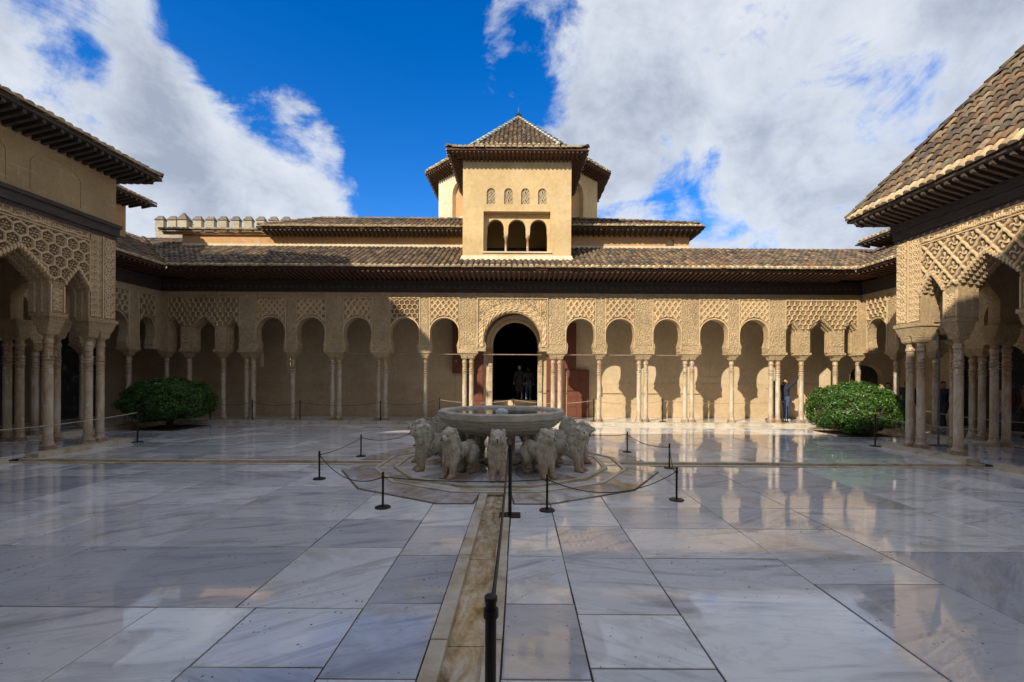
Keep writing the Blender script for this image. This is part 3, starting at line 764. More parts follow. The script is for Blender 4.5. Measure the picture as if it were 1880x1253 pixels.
for s, nm in ((-1, 'west'), (1, 'east')):
    f = lambda a, b: (min(s*a, s*b), max(s*a, s*b))
    gallery_floor('gallery_floor', [(*f(14.22, 17.4), -6, 10.53), (*f(11.0, 13.9), -2.6, 2.6)],
                  [(*f(13.92, 14.215), 2.9, 8.04), (*f(10.7, 10.995), -2.9, -.3), (*f(10.7, 10.995), .3, 2.9), (*f(11.0, 13.9), 2.605, 2.9), (*f(13.905, 14.215), -2.6, 2.6)])
# ------------------------------------------------------------------ north arcade
CXN = .10
na = thing('arcade', 'long two-storey-high arcade of round stucco arches on slim columns, behind the fountain', 'arcade', (0, FN, 0))
mN = mpN(FN); TW = .36
offs = [(1.814, .37, 1), (3.572, .22, 0), (5.342, .38, 1), (7.234, .385, 1), (9.0, .235, 0), (10.76, .36, 1), (11.86, .24, 0), (13.25, .24, 0)]
sup = []; arcs = []
for s in (-1, 1):
    sup += [(CXN+s*a, h, d) for a, h, d in offs]
    for (a, h, d), (a2, h2, d2) in zip(offs[:-1], offs[1:]):
        l, r_ = a+h, a2-h2; c = CXN+s*(l+r_)/2; hw = (r_-l)/2
        if a >= 10.7: arcs.append((c, hw, 'muq', 3.86, 4.20 if hw < .35 else 4.30))
        else: arcs.append((c, hw, 'round', 3.73, 4.30))
    arcs.append((CXN+s*13.74, .25, 'muq', 3.86, 4.2))
    sup.append((CXN+s*14.19, .2, 0))
door_arc = (CXN, 1.15, 'round', 3.40, 4.54)
arcade_arcs = arcs
# split: three wall runs so that only the end bays carry stalactite arches
L0 = CXN-10.76; R0 = CXN+10.76
zi = arcade_wall(na, mN, L0, R0, 5.32, TW, [q for q in sup if abs(q[0]-CXN) < 10.5], [q for q in arcs if abs(q[0]-CXN) < 10.7]+[door_arc])
arcade_wall(na, mN, CXN-14.3, L0, 5.32, TW, [q for q in sup if q[0]-CXN < -10.5], [q for q in arcs if q[0]-CXN < -10.7])
arcade_wall(na, mN, R0, CXN+14.3, 5.32, TW, [q for q in sup if q[0]-CXN > 10.5], [q for q in arcs if q[0]-CXN > 10.7])
i = 0
for (c, hw, kind, zs, za) in arcs:
    if kind != 'round': continue
    def zlo(u, c=c, hw=hw, zs=zs, za=za):
        t = max(0., 1-((u-c)/(hw+.02))**2); return zs+.03+(za-zs+.05)*math.sqrt(t)
    pat = [sebka(.225, .28, .055, 0, .15), sebka(.25, .30, .055, c, .14), stars(.21, .055, c), sebka(.24, .36, .055, c+.1, .14)][(0, 2, 3, 1, 0, 3, 1, 3, 1, 0)[i % 10]]; i += 1
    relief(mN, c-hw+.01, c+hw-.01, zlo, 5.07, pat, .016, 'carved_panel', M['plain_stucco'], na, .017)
    fr = MB(); frame_strips(fr, mN, c-hw, c+hw, 3.1, 5.09)
    # raised rim around the opening
    rim = [(c+(hw+.0)*math.cos(a), zs+(za-zs)*math.sin(a)) for a in np.linspace(0, math.pi, 19)]
    rim2 = [(c+(hw+.045)*math.cos(a), zs+(za-zs+.045)*math.sin(a)) for a in np.linspace(math.pi, 0, 19)]
    fr.prism(rim+rim2, mN, -.035, .002); fr.build('panel_frame', M['plain_stucco'], na)
for s in (-1, 1):
    u0, u1 = sorted((CXN+s*11.12, CXN+s*13.98)); cs = [q for q in arcs if q[2] == 'muq' and (q[0]-CXN)*s > 0]
    def zlo(u, cs=cs):
        z = 3.9
        for c, hw, k, zs, za in cs:
            if abs(u-c) < hw+.02: z = max(z, zs+.07+(za-zs+.04)*(1-abs(u-c)/(hw+.02))**.8)
        return z
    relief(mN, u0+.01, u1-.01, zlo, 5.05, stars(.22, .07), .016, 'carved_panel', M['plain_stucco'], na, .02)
    fr = MB(); frame_strips(fr, mN, u0, u1, 3.9, 5.07); fr.build('panel_frame', M['plain_stucco'], na)
# door bay: scalloped archivolt and floral spandrels
def doorh(U, Z):
    rho = np.hypot(U-CXN, (Z-3.4)*1.01); th = np.arctan2(Z-3.4, U-CXN)
    sc = sm(1.17, 1.2, rho)*sm(1.5, 1.44, rho-.05*np.abs(np.sin(th*17)))
    lob = .5+.5*np.cos(th*34+3*np.sin((rho-1.2)*14))*np.cos((rho-1.2)*38)
    fl = floral(.14, .02)(U, Z); ros = sum(sm(.2, .12, np.hypot(U-CXN-q, Z-4.82))*(.6+.4*np.cos(np.arctan2(Z-4.82, U-CXN-q)*8)) for q in (-1.15, 1.15))
    return .05*sc*(.1+.9*lob)+(1-sc)*fl+.03*ros
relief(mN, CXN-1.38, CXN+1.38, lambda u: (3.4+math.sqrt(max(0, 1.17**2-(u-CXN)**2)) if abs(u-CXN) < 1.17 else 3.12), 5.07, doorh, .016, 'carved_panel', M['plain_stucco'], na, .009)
fm = MB(); frame_strips(fm, mN, CXN-1.40, CXN+1.40, 3.1, 5.09, .03, .04); fm.build('panel_frame', M['plain_stucco'], na)
# piers: shallow carved fields
for (u, h, dbl) in sup:
    if abs(u-CXN) > 14: continue
    relief(mN, u-h+.045, u+h-.045, lambda q: 3.22, 5.07, floral(.16, .022), .016, 'pier_relief', M['carved_stucco_far'], na)
relief(mN, CXN-14.2, CXN+14.2, lambda q: 5.13, 5.31, script(5.13, 5.31, .018), .02, 'inscription_frieze', M['carved_stucco_far'], na)
b = MB(); b.mbox(mN, -14.2, 14.35, -.02, .38, 5.32, 5.42); b.mbox(mN, -14.2, 14.35, -.06, .38, 5.422, 5.66); b.mbox(mN, -14.2, 14.35, -.10, .38, 5.662, 5.80); b.build('beam', M['dark_wood'], na)
b = MB()
for k in range(120): b.mbox(mN, -14.1+k*.236, -14.1+k*.236+.10, -.085, -.058, 5.49, 5.59)
b.build('carved_blocks', M['old_wood'], na, stuff=True)
eaves(na, mN, -14.53, 14.63, 5.86, 1.08, 6.02, -1.43, -1.43, .20, 'rafter_wood', .04, .10, w0=.3)
# tie rods
for (c, hw, kind, zs, za) in arcs+[door_arc]:
    if kind == 'round' and abs(c-CXN) < 7: MB().tube([(c-hw-.06, FN+.18, 2.83), (c+hw+.06, FN+.18, 2.83)], .02, 6).build('tie_rod', M['iron_rod'], na)
# back wall with door, hatches and dado
BW = 10.53; mB = mpN(BW)
dcx = .20
def arch_hole(c, hw, z0, zs, za, k=14):
    return [(c-hw, z0), (c+hw, z0)]+[(c+hw*math.cos(a), zs+(za-zs)*math.sin(a)) for a in np.linspace(0, math.pi, k+1)]
holes = [arch_hole(dcx, 1.03, .12, 3.35, 4.42), arch_hole(16.2, .75, .12, 2.0, 2.55), [(-10.2, 2.0), (-9.98, 2.0), (-9.98, 2.95), (-10.2, 2.95)], [(-11.4, 2.3), (-11.24, 2.3), (-11.24, 2.95), (-11.4, 2.95)]]
MB().prism([[(-17.6, .0), (17.6, .0), (17.6, 5.75), (-17.6, 5.75)]]+holes, mB, 0, .3).build('back_wall', M['gallery_plaster'], na)
for a, b_ in ((-17.4, dcx-1.2), (dcx+1.2, 15.4)):
    MB().mbox(mB, a, b_, -.022, .002, ZG, 1.60).build('dado', M['brown_dado'], na); MB().mbox(mB, a, b_, -.012, .002, 1.66, 1.97).build('dado_band', M['gallery_plaster'], na)
    MB().mbox(mB, a, b_, -.03, .002, 1.60, 1.66).build('dado_rail', M['brown_dado'], na)
MB().mbox(mN, -17.4, 17.4, .36, 2.23, 5.55, 5.62).build('ceiling', M['dark_wood'], na)
# portal: pilasters, arch rings, doors
mb = MB()
for s in (-1, 1): mb.mbox(mB, dcx+s*1.13-.09, dcx+s*1.13+.09, -.10, .002, ZG, 2.85); mb.mbox(mB, dcx+s*1.13-.13, dcx+s*1.13+.13, -.14, .002, 2.85, 3.12)
mb.build('pilaster', M['column_marble'], na)
for k, (ri, ro, pr) in enumerate(((1.03, 1.13, .07), (1.16, 1.30, .16))):
    A = np.linspace(0, math.pi, 25)
    P = [(dcx+ri*math.cos(a), 3.35+ri*1.04*math.sin(a)) for a in A]+[(dcx+ro*math.cos(a), 3.35+ro*1.04*math.sin(a)) for a in reversed(A)]
    MB().prism(P, mB, -pr, .002).build('arch_ring', M['gallery_plaster'], na)
def door(x0, x1, y0, y1, z0, z1, th):
    d_ = MB().box(x0, x1, y0, y1, z0, z1).build('door', M['red_wood'], th); nx = 2; nz = 5; p = MB(); ax = (x1-x0) > (y1-y0)
    for i in range(nx):
        for j in range(nz):
            a0, a1 = (i+.12)/nx, (i+.88)/nx; b0 = z0+(z1-z0)*(j+.1)/nz; b1 = z0+(z1-z0)*(j+.9)/nz
            p.box(x0+(x1-x0)*a0, x0+(x1-x0)*a1, y0-.02, y0+.001, b0, b1)
    p.build('door_panel', M['red_wood'], d_)
door(2.55, 3.55, 10.38, 10.45, ZG+.01, 2.25, na); door(1.62, 2.42, 10.38, 10.45, ZG+.01, 4.2, na); door(-2.02, -1.23, 10.38, 10.45, ZG+.01, 3.4, na)
MB().mbox(mB, -2.62, -2.06, -.3, .002, 2.05, 4.35).build('wooden_shutter', M['red_wood'], na); MB().mbox(mB, 2.43, 2.95, -.22, .002, 2.30, 4.35).build('wooden_shutter', M['red_wood'], na)
# portal steps and the dark hall behind
for k, (y0, z1) in enumerate(((10.62, .33), (10.95, .56), (11.28, .80))):
    MB().box(dcx-1.0, dcx+1.0, y0, 11.6, ZG, z1).build('step', M['gallery_plaster'], na)
# main roof
UP = (0, 1, .5); EO = (-13.1, 7.17, 6.10); Ls = math.sqrt(1.25); top = 3.36*Ls
def nroof_poly():
    u = lambda x: x+13.1
    # eave corners meet the side roofs in valleys
    e0, e1 = -13.2, 13.45; vl = 5.0; vt = 3.36
    return [(u(e0), 0), (u(e1), 0), (u(e1+vt), vt*Ls), (u(-15.0), vt*Ls), (u(-15.0), vl*Ls), (u(e0-vl), vl*Ls)]
kp = lambda q: not (-2.05 < q.x < 2.55 and q.y > 8.15)
roof(na, EO, (1, 0, 0), UP, nroof_poly(), 2, keep=kp, cap=280)

# ------------------------------------------------------------------ side galleries and pavilions
def side(s, nm):
    F = (lambda x0: mpE(x0)) if s > 0 else (lambda x0: mpW(-x0))
    GX = 14.2+(.1 if s > 0 else -.0); mg = F(GX)
    g = thing('arcade', 'short %s gallery of stucco arches joining the long arcade at its %s corner' % (('sunlit east', 'right') if s > 0 else ('shaded west', 'left')), 'arcade', (s*GX, 5, 0))
    su = [(6.8 if s > 0 else 7.0, .24, 0), (5.2, .24, 0), (3.8, .36, 1), (2.3, .24, 0), (.8, .24, 0), (-.8, .24, 0), (-2.3, .24, 0)]
    cor = 8.0; ar = []; l = cor
    for (a, h, d_) in su:
        ar.append(((l+a+h)/2, (l-a-h)/2, 'round', 3.73, 4.28 if l-a-h > .8 else 4.2)); l = a-h
    arcade_wall(g, mg, -8.2, FN, 5.32, TW, su, ar)
    f2 = MB()
    for (c, hw, k, zs, za) in ar[:3]:
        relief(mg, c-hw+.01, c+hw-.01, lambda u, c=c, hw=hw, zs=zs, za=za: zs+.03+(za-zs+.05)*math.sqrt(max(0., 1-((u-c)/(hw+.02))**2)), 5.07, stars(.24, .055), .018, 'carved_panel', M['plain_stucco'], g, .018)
        f2 = MB(); frame_strips(f2, mg, c-hw, c+hw, 3.1, 5.09); f2.build('panel_frame', M['plain_stucco'], g)
    b = MB(); b.mbox(mg, -8.2, FN-.02, -.02, .38, 5.325, 5.425); b.mbox(mg, -8.2, FN-.08, -.06, .38, 5.427, 5.66); b.mbox(mg, -8.2, FN-.12, -.10, .38, 5.664, 5.80); b.build('beam', M['dark_wood'], g)
    eaves(g, mg, -8.2, 8.64, 5.855, 1.0, 6.015, 0, -1.37, .22, 'rafter_wood', .04, .10, w0=.3)
    xw = 17.5
    hl = [[(-1.9, .12), (1.9, .12), (1.9, 3.4), (-1.9, 3.4)]] + ([[(3.3, .12), (6.5, .12), (6.5, 4.4), (3.3, 4.4)], [(6.9, .12), (9.4, .12), (9.4, 4.4), (6.9, 4.4)]] if s < 0 else [[(5.2, .12), (7.6, .12), (7.6, 3.6), (5.2, 3.6)]])
    MB().prism([[(-9, .0), (BW, .0), (BW, 5.75), (-9, 5.75)]]+hl, F(xw), 0, .3).build('back_wall', M['gallery_plaster'], g)
    MB().mbox(F(xw), -9, -2, -.02, .002, ZG, 1.6).build('dado', M['brown_dado'], g); MB().mbox(F(xw), 2, 3.5, -.02, .002, ZG, 1.6).build('dado', M['brown_dado'], g)
    MB().mbox(mg, -8.2, BW, .36, 3.3, 5.55, 5.62).build('ceiling', M['dark_wood'], g)
    sx = (lambda x: s*x)
    # roof plane climbing away from the court
    O = (s*(GX-1.0), 0, 6.10); P = [(-8.5, 0), (7.2, 0), (12.2, 5.0*Ls), (-8.5, 5.0*Ls)] if True else None
    roof(g, O, (0, 1, 0), (s*1, 0, .5), P, 12, cap=200, keep=lambda q: q.y > 2.2)
    if s < 0: ridge(g, (s*(GX-.95), 7.2, 6.16), (s*(GX+4.0), 12.2, 8.72), .36, name='valley_tile', scale=.75)
    # pavilion --------------------------------------------------------
    PX = 10.86; mp = F(PX); t = .40
    p = thing('pavilion', ('east pavilion with steep tiled roof and lozenge-carved wall, at the right edge' if s > 0 else 'west pavilion in shade with tall plaster wall above a dark beam, at the left edge'), 'pavilion', (s*PX, 0, 0))
    zb = 5.66
    sp_ = [(s_*2.06, .40, 1) for s_ in (-1, 1)]+[(s_*.86, .19, 0) for s_ in (-1, 1)]
    aa = [(-1.355, .31, 'muq', 4.07, 4.57), (1.355, .31, 'muq', 4.07, 4.57), (0, .67, 'muq', 4.15, 4.76)]
    arcade_wall(p, mp, -2.46, 2.46, zb, t, sp_, aa, 'b', ZG, 'arcade_wall', sep=.17, zimp=3.42)
    sd_ = mpN(-2.45); nd = mpS(2.45)
    for md in (sd_, nd):
        u0, u1 = sorted((s*(PX+.42), s*(GX-.02)))
        arcade_wall(p, md, u0, u1, zb, t, [(s*(PX+1.42), .19, 0), (s*(GX-.75), .3, 1)], [(s*(PX+.83), .40, 'muq', 4.07, 4.6), (s*(PX+2.1), .45, 'muq', 4.1, 4.7)], 'b', ZG, 'arcade_wall', sep=.17, zimp=3.42)
    def zlo(u):
        z = 4.2
        for c, hw, k, zs, za in aa:
            if abs(u-c) < hw+.03: z = max(z, zs+.09+(za-zs+.05)*(1-abs(u-c)/(hw+.03))**.8)
        return z
    pat = sebka(.46, .58, .05, .1, .062) if s > 0 else stars(.30, .055)
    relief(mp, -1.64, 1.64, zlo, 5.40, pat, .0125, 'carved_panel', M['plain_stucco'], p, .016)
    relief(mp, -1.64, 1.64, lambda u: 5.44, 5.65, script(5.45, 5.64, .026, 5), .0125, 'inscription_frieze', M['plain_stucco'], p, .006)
    fs = MB(); frame_strips(fs, mp, -1.66, 1.66, 4.1, 5.41, .03, .035); fs.build('panel_frame', M['plain_stucco'], p); fs = MB()
    for q in (-1, 1):
        a0, a1 = sorted((q*1.70, q*2.03)); relief(mp, a0, a1, lambda u: 3.46, 5.64, floral(.085, .024), .0125, 'pier_relief', M['plain_stucco'], p, .006)
        a0, a1 = sorted((q*2.10, q*2.44)); relief(mp, a0, a1, lambda u: 3.46, 5.64, floral(.12, .024), .0125, 'pier_relief', M['plain_stucco'], p, .006)
        fs.mbox(mp, min(q*2.05, q*2.085), max(q*2.05, q*2.085), -.03, .002, 3.44, 5.655)
        for cx_, hh in ((.86, .13),):
            relief(mp, q*cx_-hh, q*cx_+hh, lambda u: 3.46, 4.05, floral(.08, .022), .0125, 'pier_relief', M['plain_stucco'], p, .006)
            for e in (-1, 1): fs.mbox(mp, q*cx_+e*.16-.018, q*cx_+e*.16+.018, -.03, .002, 3.44, 4.1)
    # stalactite drops hanging along the arch edges
    for c, hw, k, zs, za in aa:
        n = 10 if hw > .5 else 6
        for i in range(n):
            tt = (i+.5)/n
            for e in (-1, 1):
                u = c+e*(hw+.03)*(1-tt); z = zs+.06+(za-zs+.03)*tt**.82
                fs.frust(mp, (u-.012, u+.012, -.05, .03, z-.055), (u-.035, u+.035, -.06, .03, z+.02)); fs.frust(mp, (u-.035, u+.035, -.06, .03, z+.0205), (u-.02, u+.02, -.03, .03, z+.075))
    fs.build('arch_drops', M['plain_stucco'], p, stuff=True)
    if s < 0:
        q = MB(); q.box(-20, -15.4, -3, 1.15, 6.1, 13.2); q.box(-15.399, -12.9, -3.0, 1.1, 6.1, 12.3); q.build('roof_storey', M['block_plaster'], p)  # unseen blocks invented to shade the left part of the arcade
        roof(p, (-12.4, -1, 12.35), (0, 1, 0), (-1, 0, .3), [(-2.4, 0), (2.5, 0), (2.5, 4.7), (-2.4, 4.7)], 0)
    b = MB(); zt2 = 6.08 if s < 0 else 6.2
    for q, (w0, z0, z1) in enumerate(((-.02, 5.665, 5.76), (-.06, 5.762, 5.98), (-.10, 5.982, zt2))):
        b.mbox(mp, -2.46+w0*-1*0-.0-(-w0), 2.46-w0, w0, .42, z0, z1)
        for md, ss in ((sd_, 1), (nd, 1)):
            u0, u1 = sorted((s*(PX+.43), s*(GX+.5))); b.mbox(md, u0, u1, w0, .42, z0, z1)
    b.build('beam', M['dark_wood'], p)
    MB().box(min(s*(PX+.1), s*(GX+2)), max(s*(PX+.1), s*(GX+2)), -2.3, 2.3, zt2-.25, zt2-.15).build('ceiling', M['dark_wood'], p)
    if s < 0:
        q = MB(); q.mbox(mp, -2.46, 2.46, .0, .4, 6.09, 7.42)
        for md in (sd_, nd): u0, u1 = sorted((s*(PX+.405), s*(GX+2))); q.mbox(md, u0, u1, 0, .4, 6.09, 7.42)
        q.build('upper_wall', M['block_plaster'], p)
        # two tall blind arches on the plaster
        q = MB()
        for c in (-.85, .85):
            P_ = arch_hole(c, .62, 6.2, 6.8, 7.15)[1:]; P2 = arch_hole(c, .585, 6.2, 6.8, 7.115)[1:]
            q.prism([(c+.62, 6.2)]+P_[1:]+[(c-.62, 6.2), (c-.585, 6.2)]+list(reversed(P2[1:]))+[(c+.585, 6.2)], mp, -.012, .002)
        q.build('blind_arch', M['block_plaster'], p)
        zw, ze, out, apz, apx = 7.44, 7.60, .72, 9.6, 14.2
    else: zw, ze, out, apz, apx = 6.28, 6.50, .80, 10.92, 13.32
    h2 = 2.46
    eaves(p, mp, -h2, h2, zw, out, ze, out, out, .20, 'dark_wood' if s < 0 else 'old_wood', .04, .11, w0=.0)
    for md in (sd_, nd):
        u0, u1 = sorted((s*PX, s*(GX+1.6)))
        eaves(p, md, u0, u1, zw, out, ze, out if s > 0 else 0, out if s < 0 else 0, .20, 'dark_wood' if s < 0 else 'old_wood', .04, .11, w0=.0)
    e = h2+out; xo = PX-out; zt_ = ze+.10
    dx = apx-xo; rise = apz-zt_; Lx = math.hypot(dx, rise); Ly = math.hypot(e, rise)
    roof(p, (s*xo, 0, zt_), (0, 1, 0), (s*dx, 0, rise), [(-e, 0), (e, 0), (0.02, Lx), (-.02, Lx)], 30 if s > 0 else 1, row=.33, sp=.225 if s > 0 else .215)
    for q in (-1, 1):
        bx = 2*apx-xo
        roof(p, (s*xo, q*e, zt_), (s, 0, 0), (0, -q*e, rise), [(0, 0), (bx-xo, 0), (dx+.02, Ly), (dx-.02, Ly)], 1 if s < 0 else 0, keep=(lambda v: v.x*s < 14.6) if s > 0 else None)
        ridge(p, (s*xo, q*e, zt_+.03), (s*apx, 0, apz+.03), .36)
    roof(p, (s*(2*apx-xo), 0, zt_), (0, 1, 0), (-s*dx, 0, rise), [(-e, 0), (e, 0), (0.02, Lx), (-.02, Lx)], 0, stuff=False)
    return g, p
side(-1, 'west'); side(1, 'east')

# ------------------------------------------------------------------ tower with the triple window
tw = thing('tower', 'tall golden plaster tower with triple arched window and wide eaves, above the doorway', 'tower', (.26, 8.45, 6.4))
TY = 8.45; mT = mpN(TY); tx0, tx1 = -1.965, 2.48; tz0, tz1 = 6.55, 10.80
rx0, rx1, rz0, rz1 = -1.116, 1.63, 7.05, 8.70
wins = [((899.5-953)/44.77+.38, .175), ((931.7-953)/44.77+.38, .175), ((962.7-953)/44.77+.38, .175), ((993.8-953)/44.77+.38, .175)]
holes = [[(rx0, rz0), (rx1, rz0), (rx1, rz1), (rx0, rz1)]]+[arch_hole(c, hw, 9.0, 9.47, 9.65, 10) for c, hw in wins]
MB().prism([[(tx0, tz0), (tx1, tz0), (tx1, tz1), (tx0, tz1)]]+holes, mT, 0, .26).build('front_wall', M['gold_plaster'], tw)
wa = [(-.635+.0, .365), (.255, .385), (1.15, .37)]
wl_ = [[(c-hw+.0, 7.80), (c-hw+.02, 7.92), (c-hw+.02, 8.1)]+[(c+(hw-.02)*math.cos(t_), 8.1+.36*math.sin(t_)) for t_ in np.linspace(math.pi-.01, .01, 14)]+[(c+hw-.02, 8.1), (c+hw-.02, 7.92), (c+hw, 7.80)] for c, hw in wa]
MB().prism(wall_poly(rx0-.1, rx1+.1, 7.80, rz1+.05, wl_), mT, .262, .46).build('window_arcade', M['gold_plaster'], tw)
for u0, u1 in ((rx0-.1, wa[0][0]-wa[0][1]), (wa[2][0]+wa[2][1], rx1+.1)): MB().mbox(mT, u0, u1, .27, .45, rz0-.04, 7.799).build('window_jamb', M['gold_plaster'], tw)
for x in (-.20, .71):
    me = MB().lathe([(.085, 0), (.085, .04), (.055, .08), (.05, .56), (.06, .57), (.06, .61), (.085, .64), (.10, .748)], 10).mesh('column', smooth=True); me.materials.append(M['column_marble'])
    link('column', me, tw, (x, TY+.34, rz0+.001))
MB().mbox(mT, rx0-.05, rx1+.05, -.05, .27, rz0-.06, rz0-.002).build('sill', M['pale_plaster'], tw)
for c, hw in wins:
    def gh(U, Z, c=c):
        v = sebka(.13, .16, .03, c)(U, Z)
        for z in (9.17, 9.48): r_ = np.hypot(U-c, Z-z); v = np.where(r_ < .028, -.12, np.where(r_ < .055, .035, v))
        return v
    f = mpN(TY+.075)
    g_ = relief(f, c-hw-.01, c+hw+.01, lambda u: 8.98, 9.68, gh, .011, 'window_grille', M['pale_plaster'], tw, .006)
sw = MB(); sw.box(tx0, tx0+.25, TY+.265, 16, tz0, tz1); sw.box(tx1-.25, tx1, TY+.265, 16, tz0, tz1); sw.build('side_wall', M['gold_plaster'], tw)
sw = MB(); sw.box(tx0+.255, tx1-.255, TY+2.6, TY+2.7, tz0, tz1); sw.box(tx0+.255, tx1-.255, TY+.47, TY+2.595, 6.8, 6.85); sw.box(tx0+.255, tx1-.255, TY+.47, TY+2.595, 9.9, 10)
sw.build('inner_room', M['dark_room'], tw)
sk = MB(); sk.frust(mT, (tx0-.16, tx1+.16, -.24, .1, tz0-.08), (tx0-.03, tx1+.03, -.04, .1, tz0+.33)); sk.build('wall_skirt', M['pale_plaster'], tw)
out = .58
eaves(tw, mT, tx0, tx1, 10.80, out, 10.93, out, out, .17, 'rafter_wood', .03, .09)
eaves(tw, mpE(tx0), TY, 15.5, 10.80, out, 10.93, out, 0, .17, 'rafter_wood', .03, .09)
eaves(tw, mpW(tx1), TY, 15.5, 10.80, out, 10.93, out, 0, .17, 'rafter_wood', .03, .09)
zt_ = 11.02; sl = .36; Lq = math.sqrt(1+sl*sl); wx = (tx1-tx0)/2+out
roof(tw, (tx0-out, TY-out, zt_), (1, 0, 0), (0, 1, sl), [(0, 0), (2*wx, 0), (wx+.05, wx*Lq), (wx-.05, wx*Lq)], 3)
roof(tw, (tx0-out, TY-out, zt_), (0, 1, 0), (1, 0, sl), [(0, 0), (8.0, 0), (8.0, wx*Lq), (wx, wx*Lq)], 1)
roof(tw, (tx1+out, TY-out, zt_), (0, 1, 0), (-1, 0, sl), [(0, 0), (8.0, 0), (8.0, wx*Lq), (wx, wx*Lq)], 1)
for x, s in ((tx0-out, 1), (tx1+out, -1)): ridge(tw, (x, TY-out, zt_+.03), (x+s*wx, TY-out+wx, zt_+wx*sl+.03), .33)

# ------------------------------------------------------------------ eight sided lantern tower
lt = thing('lantern_tower', 'eight-sided lantern tower with pointed tiled roof rising behind the golden tower', 'tower', (.27, 15.1, 8))
OC = (.27, 15.1); Rw, Re = 4.45, 5.10; zw_, ze_, za_ = 12.10, 12.28, 16.3
def ov(r, k): a = R(22.5+45*k); return (OC[0]+r*math.sin(a), OC[1]-r*math.cos(a))
MB().prism([ov(.3+0*Rw, k) for k in range(8)], lambda u, w_, v: (u, v, 8+w_), 0, .01)
wl = MB()
for k in range(8):
    a, b_ = Vector(ov(Rw, k-1)), Vector(ov(Rw, k)); D = (b_-a); Lf = D.length; D /= Lf; n_ = Vector((D.y, -D.x))
    mp = lambda u, w_, z, a=a, D=D, n_=n_: (a.x+D.x*u-n_.x*w_, a.y+D.y*u-n_.y*w_, z)
    hol = [arch_hole(Lf/2, .52, 9.75, 11.0, 11.52, 10)] if k in (1, 7, 0, 2, 6) else []
    MB().prism([[(0, 7.2), (Lf, 7.2), (Lf, zw_), (0, zw_)]]+hol, mp, 0, .3).build('wall', M['pale_plaster' if k in (7, 6, 5) else 'gold_plaster'], lt)  # left faces paler: sunlight on that side put into the colour
    if hol: MB().prism(arch_hole(Lf/2, .53, 9.7, 11.0, 11.53, 10), mp, .22, .29).build('window_screen', M['orange_plaster'], lt)
    ex = (Re-Rw)*math.sin(R(22.5)); outo = (Re-Rw)*math.cos(R(22.5))
    eaves(lt, mp, 0, Lf, zw_, outo, ze_, ex, ex, .19, 'rafter_wood', .03, .10)
    A, B = Vector((*ov(Re, k-1), ze_+.09)), Vector((*ov(Re, k), ze_+.09)); C_ = Vector((*OC, za_)); U_ = (B-A).normalized(); mid = (A+B)/2; V_ = (C_-mid); hgt = V_.length
    Lr = (B-A).length; roof(lt, A, U_, V_.normalized(), [(0, 0), (Lr, 0), (Lr/2+.02, hgt), (Lr/2-.02, hgt)], 30 if k == 0 else (1 if k in (1, 7) else 0), cap=130, stuff=k in (7, 0, 1, 2, 6))
g1 = tile_template(.30, .09, .085, 6, ('glaze_green', 'glaze_green')); g2 = tile_template(.30, .09, .085, 6, ('glaze_white', 'glaze_white'))
for k in (7, 0, 1, 6): ridge(lt, (*ov(Re, k), ze_+.14), (*OC, za_+.05), .2, name='glazed_ridge_tile', mats=[g1, g2])
MB().lathe([(.16, 0), (.2, .1), (.12, .2), (.05, .28), (.02, .3), (.012, .55), (.0, .56)], 8, (*OC, za_)).build('finial', M['dark_metal'], lt)
MB().prism([ov(Rw-.32, k) for k in range(8)], lambda u, w_, v: (u, v, 9.0+w_), 0, .05).build('inner_floor', M['dark_room'], lt)
# dark ground floor hall seen through the doorway
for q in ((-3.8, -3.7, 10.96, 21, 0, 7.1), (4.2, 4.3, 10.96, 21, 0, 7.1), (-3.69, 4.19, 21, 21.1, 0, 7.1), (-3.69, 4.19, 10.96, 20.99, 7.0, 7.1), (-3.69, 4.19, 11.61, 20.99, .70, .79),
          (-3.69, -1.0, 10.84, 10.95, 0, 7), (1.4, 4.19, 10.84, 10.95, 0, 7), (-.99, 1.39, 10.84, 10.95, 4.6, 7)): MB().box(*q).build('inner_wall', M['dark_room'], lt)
MB().box(15.0, 17.4, 10.84, 11.0, -.1, 4).build('closed_passage', M['dark_room'], na)  # dark sheet painting the shade behind the corner doorway

# ------------------------------------------------------------------ upper storeys above the arcade roof
def upper(x0, x1, left):
    t_ = thing('upper_storey', ('low upper storey with long tiled roof left of the golden tower' if left else 'low upper storey with tiled roof and small arched opening right of the golden tower'), 'building', ((x0+x1)/2, BW, 7.6))
    hol = [] if left else [arch_hole((1229-953)/40.28+.38, .19, 7.86, 8.12, 8.3, 8)]
    MB().prism([[(x0, 7.3), (x1, 7.3), (x1, 8.40 if left else 8.47), (x0, 8.40 if left else 8.47)]]+hol, mB, .01, .31).build('wall', M['orange_plaster'], t_)
    if hol: MB().mbox(mB, hol[0][0][0]-.05, hol[0][1][0]+.05, .2, .305, 7.8, 8.29).build('niche_back', M['pale_plaster'], t_)
    MB().mbox(mB, x0, x1, -.03, .008, 7.70, 7.90).build('pale_band', M['pale_plaster'], t_)  # paler strip, sunlight on the wall foot put into the colour
    MB().box(x0+.001, x1-.001, BW+.32, 14, 7.2, 8.36 if left else 8.45).build('rear_wall', M['orange_plaster'], t_)
    return t_
ul = upper(-15.0, -2.0, True); ur = upper(2.5, 8.1, False)
eaves(ul, mB, -11.0, -2.0, 8.31, .60, 8.44, .3, 0, .20, 'old_wood', .035, .09, w0=.0)
roof(ul, (-11.2, 9.91, 8.51), (1, 0, 0), (0, 1, .5), [(-.1, 0), (9.2, 0), (9.2, 2.2), (2.0, 2.2)], 2)
ridge(ul, (-11.2, 9.91, 8.55), (-9.25, 11.88, 9.53), .36); ridge(ul, (-9.25, 11.88, 9.53), (-2.0, 11.88, 9.51), .36)
